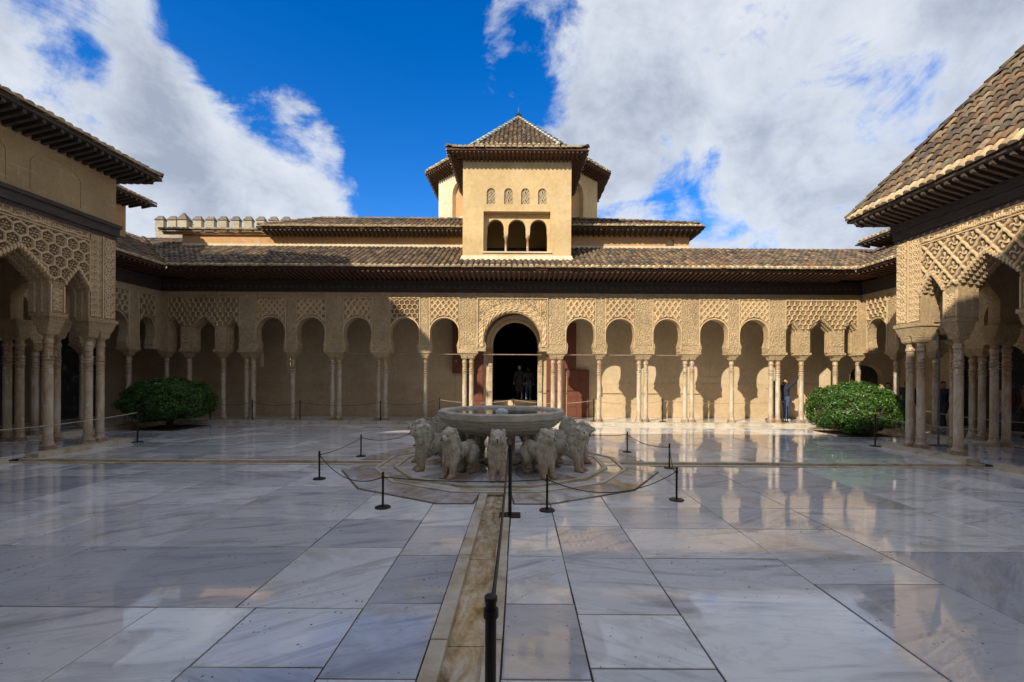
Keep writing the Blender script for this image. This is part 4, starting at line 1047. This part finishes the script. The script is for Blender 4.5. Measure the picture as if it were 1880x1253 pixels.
# short cornice with one row of tiles at the far left
co = MB(); co.mbox(mB, -15.8, -11.0, -.10, .005, 8.302, 8.36); co.mbox(mB, -15.8, -11.0, -.16, .008, 8.362, 8.42); co.build('cornice', M['orange_plaster'], ul)
roof(ul, (-15.9, 10.30, 8.47), (1, 0, 0), (0, 1, .4), [(0, 0), (5.0, 0), (5.0, .42), (0, .42)], 2)
eaves(ur, mB, 2.5, 8.1, 8.40, .60, 8.53, 0, .45, .24, 'old_wood', .035, .09)
eaves(ur, mpW(8.1), BW, 13.5, 8.40, .45, 8.50, .55, 0, .24, 'old_wood', .035, .09)
roof(ur, (2.5, 9.89, 8.60), (1, 0, 0), (0, 1, .48), [(0, 0), (6.1, 0), (5.85, .55), (.0, 1.95)], 2)
ridge(ur, (8.5, 10.35, 8.86), (2.5, 11.62, 9.49), .30)
MB().box(2.5, 8.0, 11.3, 14, 8.3, 8.9).build('rear_block', M['orange_plaster'], ur)

# ------------------------------------------------------------------ battlements, far left
rp = thing('battlement_wall', 'old stone battlement wall with ten capped merlons beyond the roofs, far left', 'wall', (-17.8, 17, 0))
MB().box(-21.40, -12.5, 17, 17.26, 0, 10.48).build('wall_body', M['rampart_stone'], rp)
for i in range(11):
    x = -21.42+i*.755; big = i == 2; wq = .245 if not big else .27
    y0 = 16.99 if not big else 16.75
    m_ = MB().box(x, x+wq*2, y0, 17.27, 10.482, 11.16-(.0 if not big else .06)).build('merlon', M['rampart_stone'], rp)
    z = 11.16-(.0 if not big else .06); e = .05; c_ = MB()
    if big: c_.frust(lambda u, w_, zz: (u, w_, zz), (x-e, x+wq*2+e, y0-e, 17.31, z+.002), (x+wq-.02, x+wq+.02, 16.9, 17.0, z+.46))
    else: c_.frust(lambda u, w_, zz: (u, w_, zz), (x-e, x+wq*2+e, y0-e, 17.31, z+.002), (x+.11, x+wq*2-.11, 17.1, 17.18, z+.27))
    c_.build('cap', M['rampart_cap'], m_)

# ------------------------------------------------------------------ halls west, east and south
wh = thing('hall', 'shaded plaster hall with small tiled eave behind the west pavilion', 'building', (-19, 0, 0))
hb = MB(); hb.box(-26, -17.2, -9, 5, 9.051, 11.1); hb.box(-26, -16.25, -9, 9.0, 5.76, 9.05); hb.build('upper_wall', M['orange_plaster'], wh)  # set-back upper block is unseen, added to shade the arcade
hb = MB(); hb.box(-26, -17.82, -9, 10, 0, 5.7); hb.v = hb.v; hb.build('room', M['dark_room'], wh)  # solid near-black block, the hall's inner shade put into its colour
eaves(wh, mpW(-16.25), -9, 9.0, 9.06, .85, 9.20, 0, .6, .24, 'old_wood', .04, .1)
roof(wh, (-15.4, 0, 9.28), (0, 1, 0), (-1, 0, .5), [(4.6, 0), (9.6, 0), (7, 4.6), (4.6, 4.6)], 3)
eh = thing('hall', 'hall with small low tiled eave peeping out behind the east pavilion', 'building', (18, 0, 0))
MB().box(15.95, 26, -9, 9.2, 5.76, 7.6).build('upper_wall', M['gold_plaster'], eh); MB().box(17.82, 26, -9, 10, 0, 5.7).build('room', M['dark_room'], eh)  # dark block behind the openings stands in for shade inside
eaves(eh, mpE(15.95), -9, 9.2, 7.62, .85, 7.74, 0, .6, .24, 'old_wood', .04, .1)
roof(eh, (15.1, 0, 7.82), (0, 1, 0), (1, 0, .45), [(-9, 0), (9.7, 0), (6, 4), (-9, 4)], 3, keep=lambda q: q.y > 4)
sh = thing('hall', 'south range of the palace behind the camera side of the court', 'building', (0, -14, 0))
s_ = MB(); s_.box(-32, 14.5, -16, -10.75, 0, 6.4); s_.box(-32, 3, -16, -11.6, 6.401, 13.6); s_.box(3.001, 7, -16, -11.6, 6.401, 9.5); s_.build('wall', M['gold_plaster'], sh)
s_ = MB(); s_.add([(-32, -11.2, 13.61), (3.3, -11.2, 13.61), (3.3, -16.4, 13.61), (-32, -16.4, 13.61), (-32, -13.8, 14.2), (3.3, -13.8, 14.2)], [(0,1,2,3),(0,4,5,1),(3,2,5,4),(1,5,2),(0,3,4)])
s_.build('roof', M['roof_clay'], sh)
# ------------------------------------------------------------------ fountain
fo = thing('fountain', 'round grey stone basin with bubbling water carried by stone lions', 'fountain', (0, 0, .03))
n = 48
def basin_prof(): return [(.88, .72), (.94, .725), (1.02, .77), (1.16, .85), (1.20, .865), (1.205, .89), (1.24, .90), (1.26, .93), (1.30, .945), (1.315, .98), (1.36, 1.0), (1.375, 1.04), (1.40, 1.06), (1.42, 1.075), (1.42, 1.185), (1.40, 1.21), (1.30, 1.21), (1.27, 1.19), (1.22, 1.08), (1.0, .95), (.5, .9), (.02, .9)]
vs = []; prof = basin_prof()
for r, z in prof:
    for k in range(n):
        a = 2*math.pi*k/n; q = (math.degrees(a)+15) % 30-15; rr = r*(math.cos(R(15))/math.cos(R(q)) * .75 + .25) if r > .6 else r
        vs.append((rr*math.sin(a), -rr*math.cos(a), z))
fs = [(i*n+k, i*n+(k+1) % n, (i+1)*n+(k+1) % n, (i+1)*n+k) for i in range(len(prof)-1) for k in range(n)]
ba = MB().add(vs, fs).build('basin', M['basin_stone'], fo, smooth=True); ba.data.set_sharp_from_angle(angle=R(28))
MB().lathe([(.0, 1.152), (1.27, 1.152)], 36, (0, 0, 0), cap=False).build('water_surface', M['water'], fo)
mb = MB()
for i in range(46):
    a = random.uniform(0, 6.28); r = abs(random.gauss(0, .075)); z = 1.155+.065*math.exp(-(r/.11)**2)*random.uniform(.5, 1)
    mb.cap((r*math.cos(a)*1.25, r*math.sin(a), 1.13), (r*math.cos(a)*1.25, r*math.sin(a), z), .038, .03, 8)
me = blob(mb, .014, 1); me.materials.append(M['foam']); link('water_jet', me, fo, (0, 0, 0)).location = (0, 0, -.03); 
MB().lathe([(.40, .03), (.40, .10), (.34, .13), (.30, .2), (.30, .6), (.36, .66), (.40, .74)], 12).build('pedestal', M['basin_stone'], fo)
for k in range(12):
    x, y = pol(.72, k*30+15); MB().lathe([(.075, .03), (.075, .08), (.045, .11), (.045, .64), (.07, .68), (.07, .75)], 8, (x, y, 0)).build('support', M['basin_stone'], fo)

# ------------------------------------------------------------------ lions (front towards -y locally, paws at y=0)
def lion_mesh():
    m = MB(); P = lambda f, s, z: (s, -f, z)          # f: forward metres from paw line (negative is back)
    m.cap(P(-.26, 0, .48), P(-.76, 0, .49), .165, .145, 16)                    # trunk
    m.cap(P(-.20, 0, .40), P(-.155, 0, .60), .175, .180, 16)                   # deep chest
    m.cap(P(-.80, 0, .42), P(-.76, 0, .52), .130, .142, 14)                    # rump
    m.cap(P(-.19, 0, .60), P(-.13, 0, .76), .180, .155, 16)                    # neck with mane
    m.cap(P(-.24, 0, .66), P(-.18, 0, .83), .135, .115, 14)
    m.cap(P(-.13, 0, .79), P(-.075, 0, .80), .138, .128, 16)                   # skull
    m.cap(P(-.05, 0, .765), P(.05, 0, .757), .098, .078, 14)                   # muzzle
    m.cap(P(.04, 0, .792), P(.098, 0, .785), .042, .034, 10)               # nose
    m.cap(P(-.03, 0, .695), P(.012, 0, .69), .066, .052, 10)                   # jaw
    for k in range(9):                                                         # ruff of mane locks round the face
        a = R(-115+k*28.75); m.cap(P(-.135, .135*math.sin(a), .775+.125*math.cos(a)), P(-.17, .165*math.sin(a), .765+.150*math.cos(a)), .024, .02, 8)
    for r_ in range(4):                                                        # locks on the chest
        for k in range(-2, 3): m.cap(P(-.01-.012*abs(k)-.005*r_, k*.06+.03*(r_ % 2), .63-r_*.075), P(-.012-.012*abs(k)-.005*r_, k*.06+.03*(r_ % 2), .585-r_*.075), .016, .010, 8)
    for s in (-1, 1):
        m.cap(P(-.015, s*.06, .832), P(-.06, s*.085, .868), .036, .045, 10)    # brow
        m.cap(P(-.14, s*.098, .888), P(-.135, s*.102, .915), .046, .04, 10)    # ear
        m.cap(P(-.015, s*.078, .762), P(-.035, s*.09, .705), .05, .046, 10)    # cheek
        m.cap(P(-.17, s*.10, .48), P(-.11, s*.088, .28), .102, .082, 12)       # shoulder
        m.cap(P(-.11, s*.088, .30), P(-.085, s*.088, .06), .078, .064, 12)     # front leg
        m.cap(P(-.085, s*.086, .050), P(.0, s*.090, .034), .068, .050, 12)     # paw
        for t in (-1, 0, 1): m.cap(P(.0, s*.09+t*.034, .026), P(.04, s*.09+t*.036, .022), .026, .021, 8)
        m.cap(P(-.72, s*.10, .44), P(-.60, s*.122, .28), .140, .090, 12)       # thigh
        m.cap(P(-.60, s*.12, .28), P(-.755, s*.12, .17), .082, .058, 12)       # shank to hock
        m.cap(P(-.755, s*.12, .17), P(-.72, s*.12, .045), .056, .052, 12)
        m.cap(P(-.72, s*.12, .038), P(-.60, s*.122, .032), .054, .044, 12)
        m.tube([P(-.30, s*.185, .36), P(-.24, s*.205, .45), P(-.27, s*.205, .58), P(-.36, s*.195, .62)], [.012, .02, .02, .012], 6)   # carved shoulder line
    m.cap(P(-.12, 0, .33), P(-.10, 0, .25), .095, .07, 12)                     # stone web between the forelegs
    m.tube([P(-.84, .0, .55), P(-.89, .02, .48), P(-.86, .09, .36), P(-.78, .165, .36), P(-.74, .178, .46), P(-.68, .178, .52)], [.032, .032, .03, .028, .028, .036], 8)
    me = blob(m, .0085, 3); me.materials.append(M['lion_stone']); return me
LM = lion_mesh()
eyes = MB()
for s in (-1, 1): eyes.cap((s*.058, -.042, .815), (s*.06, -.047, .815), .017, .015, 8)
eyes.cap((0, -.122, .79), (0, -.128, .783), .018, .014, 8)
EYE = eyes.mesh('eyes', smooth=True); EYE.materials.append(M['rampart_cap'])
SPT = MB().tube([(0, -.115, .752), (0, -.16, .745)], .012, 8).mesh('spout'); SPT.materials.append(M['dark_metal'])
lab = {0: 'stone lion facing straight ahead at the front of the fountain', 1: 'front stone lion just right of centre, turned half right', 11: 'front stone lion just left of centre, turned half left, with its flank showing',
       2: 'stone lion facing right at the outer right of the basin, dark wet stain beneath', 10: 'greenish stone lion at the outer left of the basin', 3: 'stone lion whose head shows behind the outer right lion', 9: 'stone lion whose head shows behind the outer left lion',
       4: 'rear stone lion on the far right side under the basin', 8: 'rear stone lion on the far left side under the basin', 5: 'hidden rear stone lion right of the doorway line', 6: 'rear stone lion directly behind the basin', 7: 'hidden rear stone lion left of the doorway line'}
for k in range(12):
    x, y = pol(1.95, k*30)
    o = tag(link('lion_statue', LM, None, (x, y, .03)), lab[k], 'statue', 'twelve stone lions carrying the fountain basin')
    o.rotation_euler = (0, 0, R(k*30)); q = random.uniform(.97, 1.03); o.scale = (q, 1, random.uniform(.975, 1.02))
    for nm, me in (('eyes', EYE), ('spout', SPT)): c = bpy.data.objects.new(nm, me); col.objects.link(c); c.parent = o

# ------------------------------------------------------------------ clipped bushes
def bush(loc, rx, ry, z0, z1, label, seed, n=15000):
    rg = np.random.RandomState(seed)
    t_ = thing('clipped_bush', label, 'bush', loc, 'clipped bushes in the court corners')
    zc, rz = (z0+z1)/2, (z1-z0)/2
    d = rg.normal(size=(n, 3)); d /= np.linalg.norm(d, axis=1)[:, None]
    lump = np.array([noise.noise(Vector(tuple(v*2.3))+Vector((seed, 0, 0))) for v in d]); lump2 = np.array([noise.noise(Vector(tuple(v*6))+Vector((seed, 5, 0))) for v in d])
    rad = (1+.13*lump+.11*lump2)*(1-np.abs(rg.normal(0, .09, n))); rad += (rg.rand(n) > .95)*rg.uniform(0, .09, n)
    ex = np.where(d[:, 2:3] < 0, .74, .96); sup_ = np.sign(d)*np.abs(d)**ex
    p = sup_*np.array([rx, ry, rz])*rad[:, None]; p[:, 2] = np.maximum(p[:, 2], -rz*(.98+.06*rg.rand(n)))+zc
    nn = d+rg.normal(0, .55, (n, 3)); nn /= np.linalg.norm(nn, axis=1)[:, None]
    a = np.cross(nn, rg.normal(size=(n, 3))); a /= np.linalg.norm(a, axis=1)[:, None]; b = np.cross(nn, a)
    L = rg.uniform(.035, .062, n)[:, None]; Wd = L*.45
    v = np.stack([p-a*L, p+b*Wd+nn*.008, p+a*L, p-b*Wd+nn*.008], 1).reshape(-1, 3)
    me = bpy.data.meshes.new('crown'); me.from_pydata(v.tolist(), [], [(4*i, 4*i+1, 4*i+2, 4*i+3) for i in range(n)]); me.materials.append(M['leaf']); link('crown', me, t_, loc)
    core = MB()
    core.lathe([(.02, zc-rz*.8)]+[(max(.02, math.cos(q)**.8*.86), zc+rz*.84*math.sin(q)) for q in np.linspace(-1.2, 1.45, 9)]+[(.02, zc+rz*.85)], 20)
    core.v = [(x*rx, y*ry, z) for x, y, z in core.v]
    m2 = core.mesh('inner_twigs'); m2.materials.append(M['bark']); link('inner_twigs', m2, t_, loc)  # solid dark core behind the leaves, in bark colour
    tr = MB()
    tr.tube([(0, 0, -.06), (.01, 0, .12), (-.01, .01, z0+.25), (0, 0, zc)], [.15, .11, .10, .06], 10)
    for q in range(7): an = q*.9; tr.tube([(0, 0, z0*.6+.05), (math.cos(an)*.3*rx, math.sin(an)*.3*ry, z0+.22), (math.cos(an)*.65*rx, math.sin(an)*.65*ry, zc)], [.06, .04, .02], 6)
    m3 = tr.mesh('trunk', smooth=True); m3.materials.append(M['bark']); link('trunk', m3, t_, loc)
bush((-12.4, 6.45, 0), 1.38, 1.3, .27, 1.80, 'dark green clipped bush on a short trunk in the shaded left corner', 3)
bush((12.15, 5.85, 0), 1.34, 1.28, .08, 1.80, 'bright sunlit clipped bush almost touching the floor in the right corner', 8)

# ------------------------------------------------------------------ rope barriers
def post_mesh(h, r, br, square=False):
    p = MB()
    p.lathe([(r, 0.0), (r, h-.02), (r*1.15, h-.02), (r*1.15, h), (r*.8, h+.006)], 12); q = MB()
    if square: q.box(-br*1.35, br*1.35, -br, br, 0, .018)
    else: q.lathe([(br, 0), (br, .012), (br*.93, .02), (br*.3, .026)], 24)
    k = MB().lathe([(r*1.35, h-.09), (r*1.35, h-.055)], 12)
    a = p.mesh('post', smooth=True); b = q.mesh('base_plate'); c = k.mesh('rope_collar')
    for m_ in (a, b, c): m_.materials.append(M['dark_metal'])
    a.set_sharp_from_angle(angle=R(40)); return a, b, c
PM = {'low': post_mesh(.525, .017, .115), 'tall': post_mesh(.92, .021, .14), 'guide': post_mesh(1.0, .025, .11, True)}
def stanchion(kind, x, y, z, label, group):
    t_ = thing('rope_stanchion', label, 'stanchion', (x, y, z), group)
    for nm, me in zip(('post', 'base_plate', 'rope_collar'), PM[kind]): link(nm, me, t_, (x, y, z))
    return (x, y, z+(.525 if kind == 'low' else .92 if kind == 'tall' else 1.0)-.07)
def rope(a, b, sag, label, m='rope', r=.008):
    a = Vector(a); b = Vector(b); P = []
    for i in range(15): t = i/14; p = a.lerp(b, t); p.z -= sag*4*t*(1-t); P.append(tuple(p))
    mid = P[7]; o = MB().tube(P, r, 6)
    o = o.build('barrier_rope', M[m], None, smooth=True); tag(o, label, 'rope', 'barrier ropes')
GL = 'low rope stanchions round the fountain'
low = [(-3.37, -1.63, 'low stanchion with round base, leftmost beside the fountain platform'), (-3.42, .77, 'low stanchion left of the fountain, beyond the cross channel'), (-2.45, 2.5, 'low stanchion touching the left outer lion in view'),
       (-1.63, -3.45, 'low stanchion in front of the left half of the fountain'), (.80, -3.55, 'low stanchion in front of the right front lion'), (2.90, -2.95, 'low stanchion right of the fountain, nearest on that side'),
       (3.62, -.42, 'low stanchion on the right just before the cross channel'), (3.20, 1.62, 'low stanchion on the right beyond the cross channel'), (1.2, 3.4, 'low stanchion hidden behind the fountain basin')]
T = [stanchion('low', x, y, .0, l, GL) for x, y, l in low]
for i, j, sg, l in ((2, 1, .16, 'dark rope dipping left of the outer left lion'), (1, 0, .05, 'dark rope between the two leftmost low stanchions'), (0, 3, .23, 'dark rope drooping over the left corner of the fountain platform'),
                    (3, 4, .05, 'dark rope crossing in front of the lions'), (4, 5, .26, 'dark rope drooping over the right corner of the fountain platform'), (5, 6, .16, 'dark rope between the two stanchions at the right of the platform'), (6, 7, .10, 'dark rope over the right end of the cross channel'), (7, 8, .12, 'dark rope passing behind the right outer lion')):
    rope(T[i], T[j], sg, l)
a = stanchion('guide', .262, -3.80, 0, 'tall black guide post with square base standing by the channel before the fountain', 'tall black guide posts along the channel')
b = stanchion('guide', .262, -8.20, 0, 'tall black guide post nearest the viewer at the bottom of the picture', 'tall black guide posts along the channel')
rope((a[0]-.03, a[1], a[2]-.02), (b[0]-.0, b[1]+.03, b[2]-.02), .10, 'long black rope running along the channel from the near guide post', 'dark_metal', .012)
GN = 'tall rope stanchions along the long arcade'
nn = [(-10.4, 8.2, 0, 'first tall stanchion right of the left bush by the paired columns'), (-8.47, 8.2, 0, 'tall stanchion before the second arch from the left bush'), (-5.22, 8.2, 0, 'tall stanchion beside the paired columns left of the basin'), (-2.9, 8.6, ZG, 'tall stanchion just left of the basin rim under the arcade'),
      (.15, 8.9, ZG, 'tall stanchion centred in the doorway behind the basin'), (3.46, 8.22+.35, ZG, 'tall stanchion by the sunlit column right of the brown doors'), (6.32, 8.6, ZG, 'tall stanchion before the sunlit wall between paired columns'), (11.4, 8.62, ZG, 'tall stanchion beside the leaning visitors'), (-12.1, 8.2, 0, 'tall stanchion half hidden by the left bush')]
T = [stanchion('tall', x, y, z, l, GN) for x, y, z, l in nn]
for i, j, l, m_ in ((8, 0, 'thin rope behind the left bush', 'rope'), (0, 1, 'thin rope across the first shaded arch', 'rope'), (1, 2, 'thin rope before the shaded arches', 'rope'), (2, 3, 'thin rope reaching to the left of the basin', 'rope'), (3, 4, 'thin rope from the left of the basin to the doorway', 'pale_rope'),
                    (4, 5, 'pale rope before the brown doors', 'pale_rope'), (5, 6, 'thin rope before the first sunlit arches', 'iron_rod'), (6, 7, 'long thin rope before the sunlit wall', 'iron_rod')):
    rope(T[i], T[j], .14 if j != 7 else .10, l, m_)
a = stanchion('tall', -10.55, 2.85, 0, 'tall stanchion at the corner of the shaded west pavilion', 'tall stanchions by the pavilions')
rope(a, (-11.4, -1.5, .75), .10, 'pale rope running past the west pavilion columns', 'pale_rope', .01)
a = stanchion('tall', 10.6, 2.85, 0, 'tall stanchion at the corner of the east pavilion in front of the bush', 'tall stanchions by the pavilions')
rope(a, (11.9, 1.2, .68), .06, 'pale rope running past the east pavilion columns', 'pale_rope', .01); rope((13.2, 4.4, .95), (14.8, 2.6, .72), .06, 'pale rope inside the east gallery', 'pale_rope', .01)
lp = thing('floodlight_pole', 'thin grey floodlight pole with small lamp head inside the east pavilion', 'lamp', (11.95, 2.35, ZG))
MB().tube([(11.95, 2.35, ZG), (11.97, 2.36, 3.05)], .024, 8).build('pole', M['grey_metal'], lp)
MB().lathe([(.22, ZG), (.22, ZG+.015), (.03, ZG+.03)], 16, (11.95, 2.35, 0)).build('base_plate', M['grey_metal'], lp)
q = MB(); q.frust(lambda u, w_, z: (u, w_, z), (11.85, 12.12, 2.28, 2.44, 3.02), (11.89, 12.08, 2.32, 2.40, 3.16)); q.build('lamp_head', M['grey_metal'], lp)

# ------------------------------------------------------------------ visitors
def person(label, loc, face, h=1.7, top='navy_cloth', legs='denim', shoe='dark_shoe', hair='hair_dark', la=None, ra=None, stride=.08, lean=0., coat=0., hold=None, lookup=0., shorts=False, bag=None, skirt=False, longhair=False):
    # local frame: x right of the body, y forward, z up. joints in metres for a 1.7 m figure
    s = h/1.7; t_ = thing('person', label, 'person', loc); t_.rotation_euler.z = R(face)
    hip = .90; sh = 1.40; f = lean
    def part(mb, name, m_, vox):
        mb.v = [(x*s, y*s, z*s) for x, y, z in mb.v]; me = blob(mb, vox*s, 2) if vox else mb.mesh(name, smooth=True); me.materials.append(M[m_]); o = bpy.data.objects.new(name, me); col.objects.link(o); o.parent = t_; return o
    feet = {-1: stride, 1: -stride}
    J = {}
    for sd_ in (-1, 1):
        J['hip', sd_] = (sd_*.09, 0, hip); J['knee', sd_] = (sd_*.095, feet[sd_]*.6+.03, .49); J['ank', sd_] = (sd_*.10, feet[sd_], .09)
        J['sh', sd_] = (sd_*.185, f*.9, sh)
    J['el', -1], J['wr', -1] = la or ((-.25, f*.6-.02, 1.12), (-.26, f*.4+.08, .87)); J['el', 1], J['wr', 1] = ra or ((.25, f*.6-.02, 1.12), (.26, f*.4+.08, .87))
    hy = f*1.15+.03; hb = 1.575
    b = MB()
    b.cap((0, 0, .92), (0, f*.5, 1.12), .115, .12, 12); b.cap((-.08, f*.9, 1.33), (.08, f*.9, 1.33), .115, .115, 12); b.cap((0, f*.5, 1.1), (0, f*.9, 1.33), .12, .125, 12)
    b.cap((0, f, 1.42), (0, hy, 1.52), .055, .05, 10)
    b.cap((0, hy-.005, hb-.03), (0, hy-.015+lookup*-.02, hb+.035), .078, .095, 14); b.cap((0, hy+.05, hb-.065), (0, hy+.06, hb-.06), .045, .042, 10); b.cap((0, hy+.088, hb+.005), (0, hy+.105, hb-.018+lookup*.02), .013, .018, 8)
    for sd_ in (-1, 1):
        b.cap((sd_*.083, hy-.01, hb+.015), (sd_*.088, hy-.015, hb-.02), .018, .014, 8)
        b.cap(J['hip', sd_], J['knee', sd_], .088, .06, 12); b.cap(J['knee', sd_], J['ank', sd_], .058, .04, 12); b.cap((sd_*.10, feet[sd_]-.03, .045), (sd_*.11, feet[sd_]+.14, .035), .045, .036, 10)
        b.cap(J['sh', sd_], J['el', sd_], .055, .042, 10); b.cap(J['el', sd_], J['wr', sd_], .042, .028, 10)
        # hand: palm, four fingers and a thumb
        W_ = Vector(J['wr', sd_]); D = (W_-Vector(J['el', sd_])).normalized(); X_ = D.cross(Vector((0, 1, .2))).normalized(); Y_ = X_.cross(D)
        b.cap(W_, W_+D*.075, .026, .034, 10)
        for i, L in enumerate((.062, .072, .067, .052)):
            p0 = W_+D*.085+X_*(i-1.5)*.019; p1 = p0+D*L*.5+Y_*.008; p2 = p1+D*L*.35+Y_*.024; b.cap(p0, p1, .0095, .009, 6); b.cap(p1, p2, .009, .0078, 6)
        b.cap(W_+D*.03+X_*-.028, W_+D*.07-X_*.05+Y_*.015, .012, .009, 6)
    part(b, 'body', 'skin', .0088)
    e = MB(); [e.cap((q*.032, hy+.083, hb+.02), (q*.032, hy+.085, hb+.02), .011, .010, 6) for q in (-1, 1)]; part(e, 'eyes', 'hair_dark', 0)
    e = MB(); e.cap((-.02, hy+.098, hb-.055), (.02, hy+.098, hb-.055), .008, .008, 6); part(e, 'mouth', 'red_cloth', 0)
    c = MB(); c.cap((0, 0, .95), (0, f*.5, 1.12), .145, .145, 12); c.cap((-.09, f*.9, 1.335), (.09, f*.9, 1.335), .13, .13, 12); c.cap((0, f*.5, 1.1), (0, f*.9, 1.3), .145, .15, 12); c.cap((0, f*.95, 1.40), (0, f, 1.44), .085, .065, 10)
    for sd_ in (-1, 1):
        c.cap(J['sh', sd_], J['el', sd_], .072, .056, 10); c.cap(J['el', sd_], Vector(J['el', sd_]).lerp(Vector(J['wr', sd_]), .92), .056, .042, 10)
        if coat: c.cap((sd_*.09, 0, .92), (sd_*.11, 0, coat), .125, .12, 10)
    if coat: c.cap((0, -.02, .92), (0, -.02, coat), .13, .13, 10)
    part(c, 'coat' if coat else 'jacket', top, .014)
    l = MB(); l.cap((-.06, 0, .92), (.06, 0, .92), .125, .125, 12)
    for sd_ in (-1, 1):
        k_ = Vector(J['knee', sd_]); l.cap(J['hip', sd_], k_, .108, .078, 12)
        if not shorts: l.cap(k_, Vector(J['ank', sd_])+Vector((0, 0, .02)), .076, .062, 12)
    part(l, 'shorts' if shorts else 'trousers', legs, .014)
    for sd_ in (-1, 1):
        k = MB(); k.cap((sd_*.10, feet[sd_]-.04, .05), (sd_*.115, feet[sd_]+.15, .042), .055, .045, 10); k.cap((sd_*.10, feet[sd_]-.03, .05), (sd_*.10, feet[sd_]-.01, .09), .05, .048, 8); part(k, 'shoe', shoe, .014)
    hr = MB(); hr.cap((0, hy-.035, hb+.01), (0, hy-.03, hb+.062), .085, .085, 12); hr.cap((0, hy+.02, hb+.09), (0, hy-.02, hb+.09), .06, .07, 10); hr.cap((0, hy-.05, hb-.04), (0, hy-.05, hb), .07, .08, 10)
    if longhair: hr.cap((0, hy-.07, hb), (0, hy-.08, hb-.2), .075, .06, 10)
    part(hr, 'hair', hair, .012)
    if hold:
        W_ = Vector(J['wr', 1]); k = MB(); q = W_+Vector((-.02, .06, .09)); k.box(q.x-.04, q.x+.04, q.y-.005, q.y+.005, q.z-.075, q.z+.075)
        m_ = k.mesh('phone'); m_.materials.append(M['phone']); o = bpy.data.objects.new('phone', m_); col.objects.link(o)
        # carried, so a thing of its own
        o.matrix_world = Matrix.Translation(loc) @ Matrix.Rotation(R(face), 4, 'Z') @ Matrix.Scale(s, 4); tag(o, hold, 'phone')
    if bag:
        k = MB(); k.cap((0, -.16, 1.05), (0, -.17, 1.30), .12, .12, 12, None); part(k, 'backpack', bag, .016)
    return t_
person('man in dark jacket and jeans reaching a phone up beside a sunlit column', (11.72, 9.15, ZG), -70, 1.78, 'navy_cloth', 'denim', 'white_shoe', ra=((.30, .18, 1.62), (.30, .36, 1.84)), la=((-.30, -.22, 1.28), (-.36, -.48, 1.30)), lookup=1, lean=-.03, hold='dark phone held up by the man at the sunlit column')
person('person in long blue coat standing between the sunlit paired columns and the reaching man', (11.27, 9.35, ZG), 60, 1.70, 'blue_cloth', 'denim', coat=.55)
person('grey-haired person in long black coat climbing through the dark doorway', (.40, 12.15, .80), 8, 1.66, 'black_cloth', 'black_cloth', hair='hair_grey', coat=.5)
person('person in dark jacket and blue jeans in the dark doorway, right of the grey-haired one', (.84, 12.0, .80), -5, 1.60, 'black_cloth', 'denim', 'white_shoe', stride=.12)
person('visitor with only the head showing above the right bush, left of the corner columns', (14.65, 9.6, ZG), 150, 1.68, 'khaki_cloth', 'black_cloth')
person('dark-haired visitor behind the right bush, between the corner columns and the woman', (15.1, 8.95, ZG), 90, 1.74, 'black_cloth', 'black_cloth')
person('woman in grey top looking left behind the right bush', (15.2, 8.05, ZG), 80, 1.64, 'grey_cloth', 'black_cloth', longhair=True)
person('visitor in black jacket and shorts seen from behind, left of the east pavilion columns', (15.25, 7.25, ZG), -40, 1.74, 'black_cloth', 'black_cloth', 'white_shoe', shorts=True)
person('visitor in black with white shoes striding between the east pavilion columns, blue cloth in hand', (15.9, 6.45, ZG), 110, 1.72, 'black_cloth', 'black_cloth', 'white_shoe', stride=.3, ra=((.24, .12, 1.15), (.10, .32, 1.12)))
person('visitor in grey shirt with red backpack leaning towards the columns, far right', (16.0, 4.45, ZG), 60, 1.72, 'grey_cloth', 'denim', bag='red_cloth', lean=.16)
person('bare-armed visitor in orange top at the right edge of the picture', (16.3, 4.0, ZG), 70, 1.76, 'orange_cloth', 'black_cloth')
sh['kind'] = 'structure'
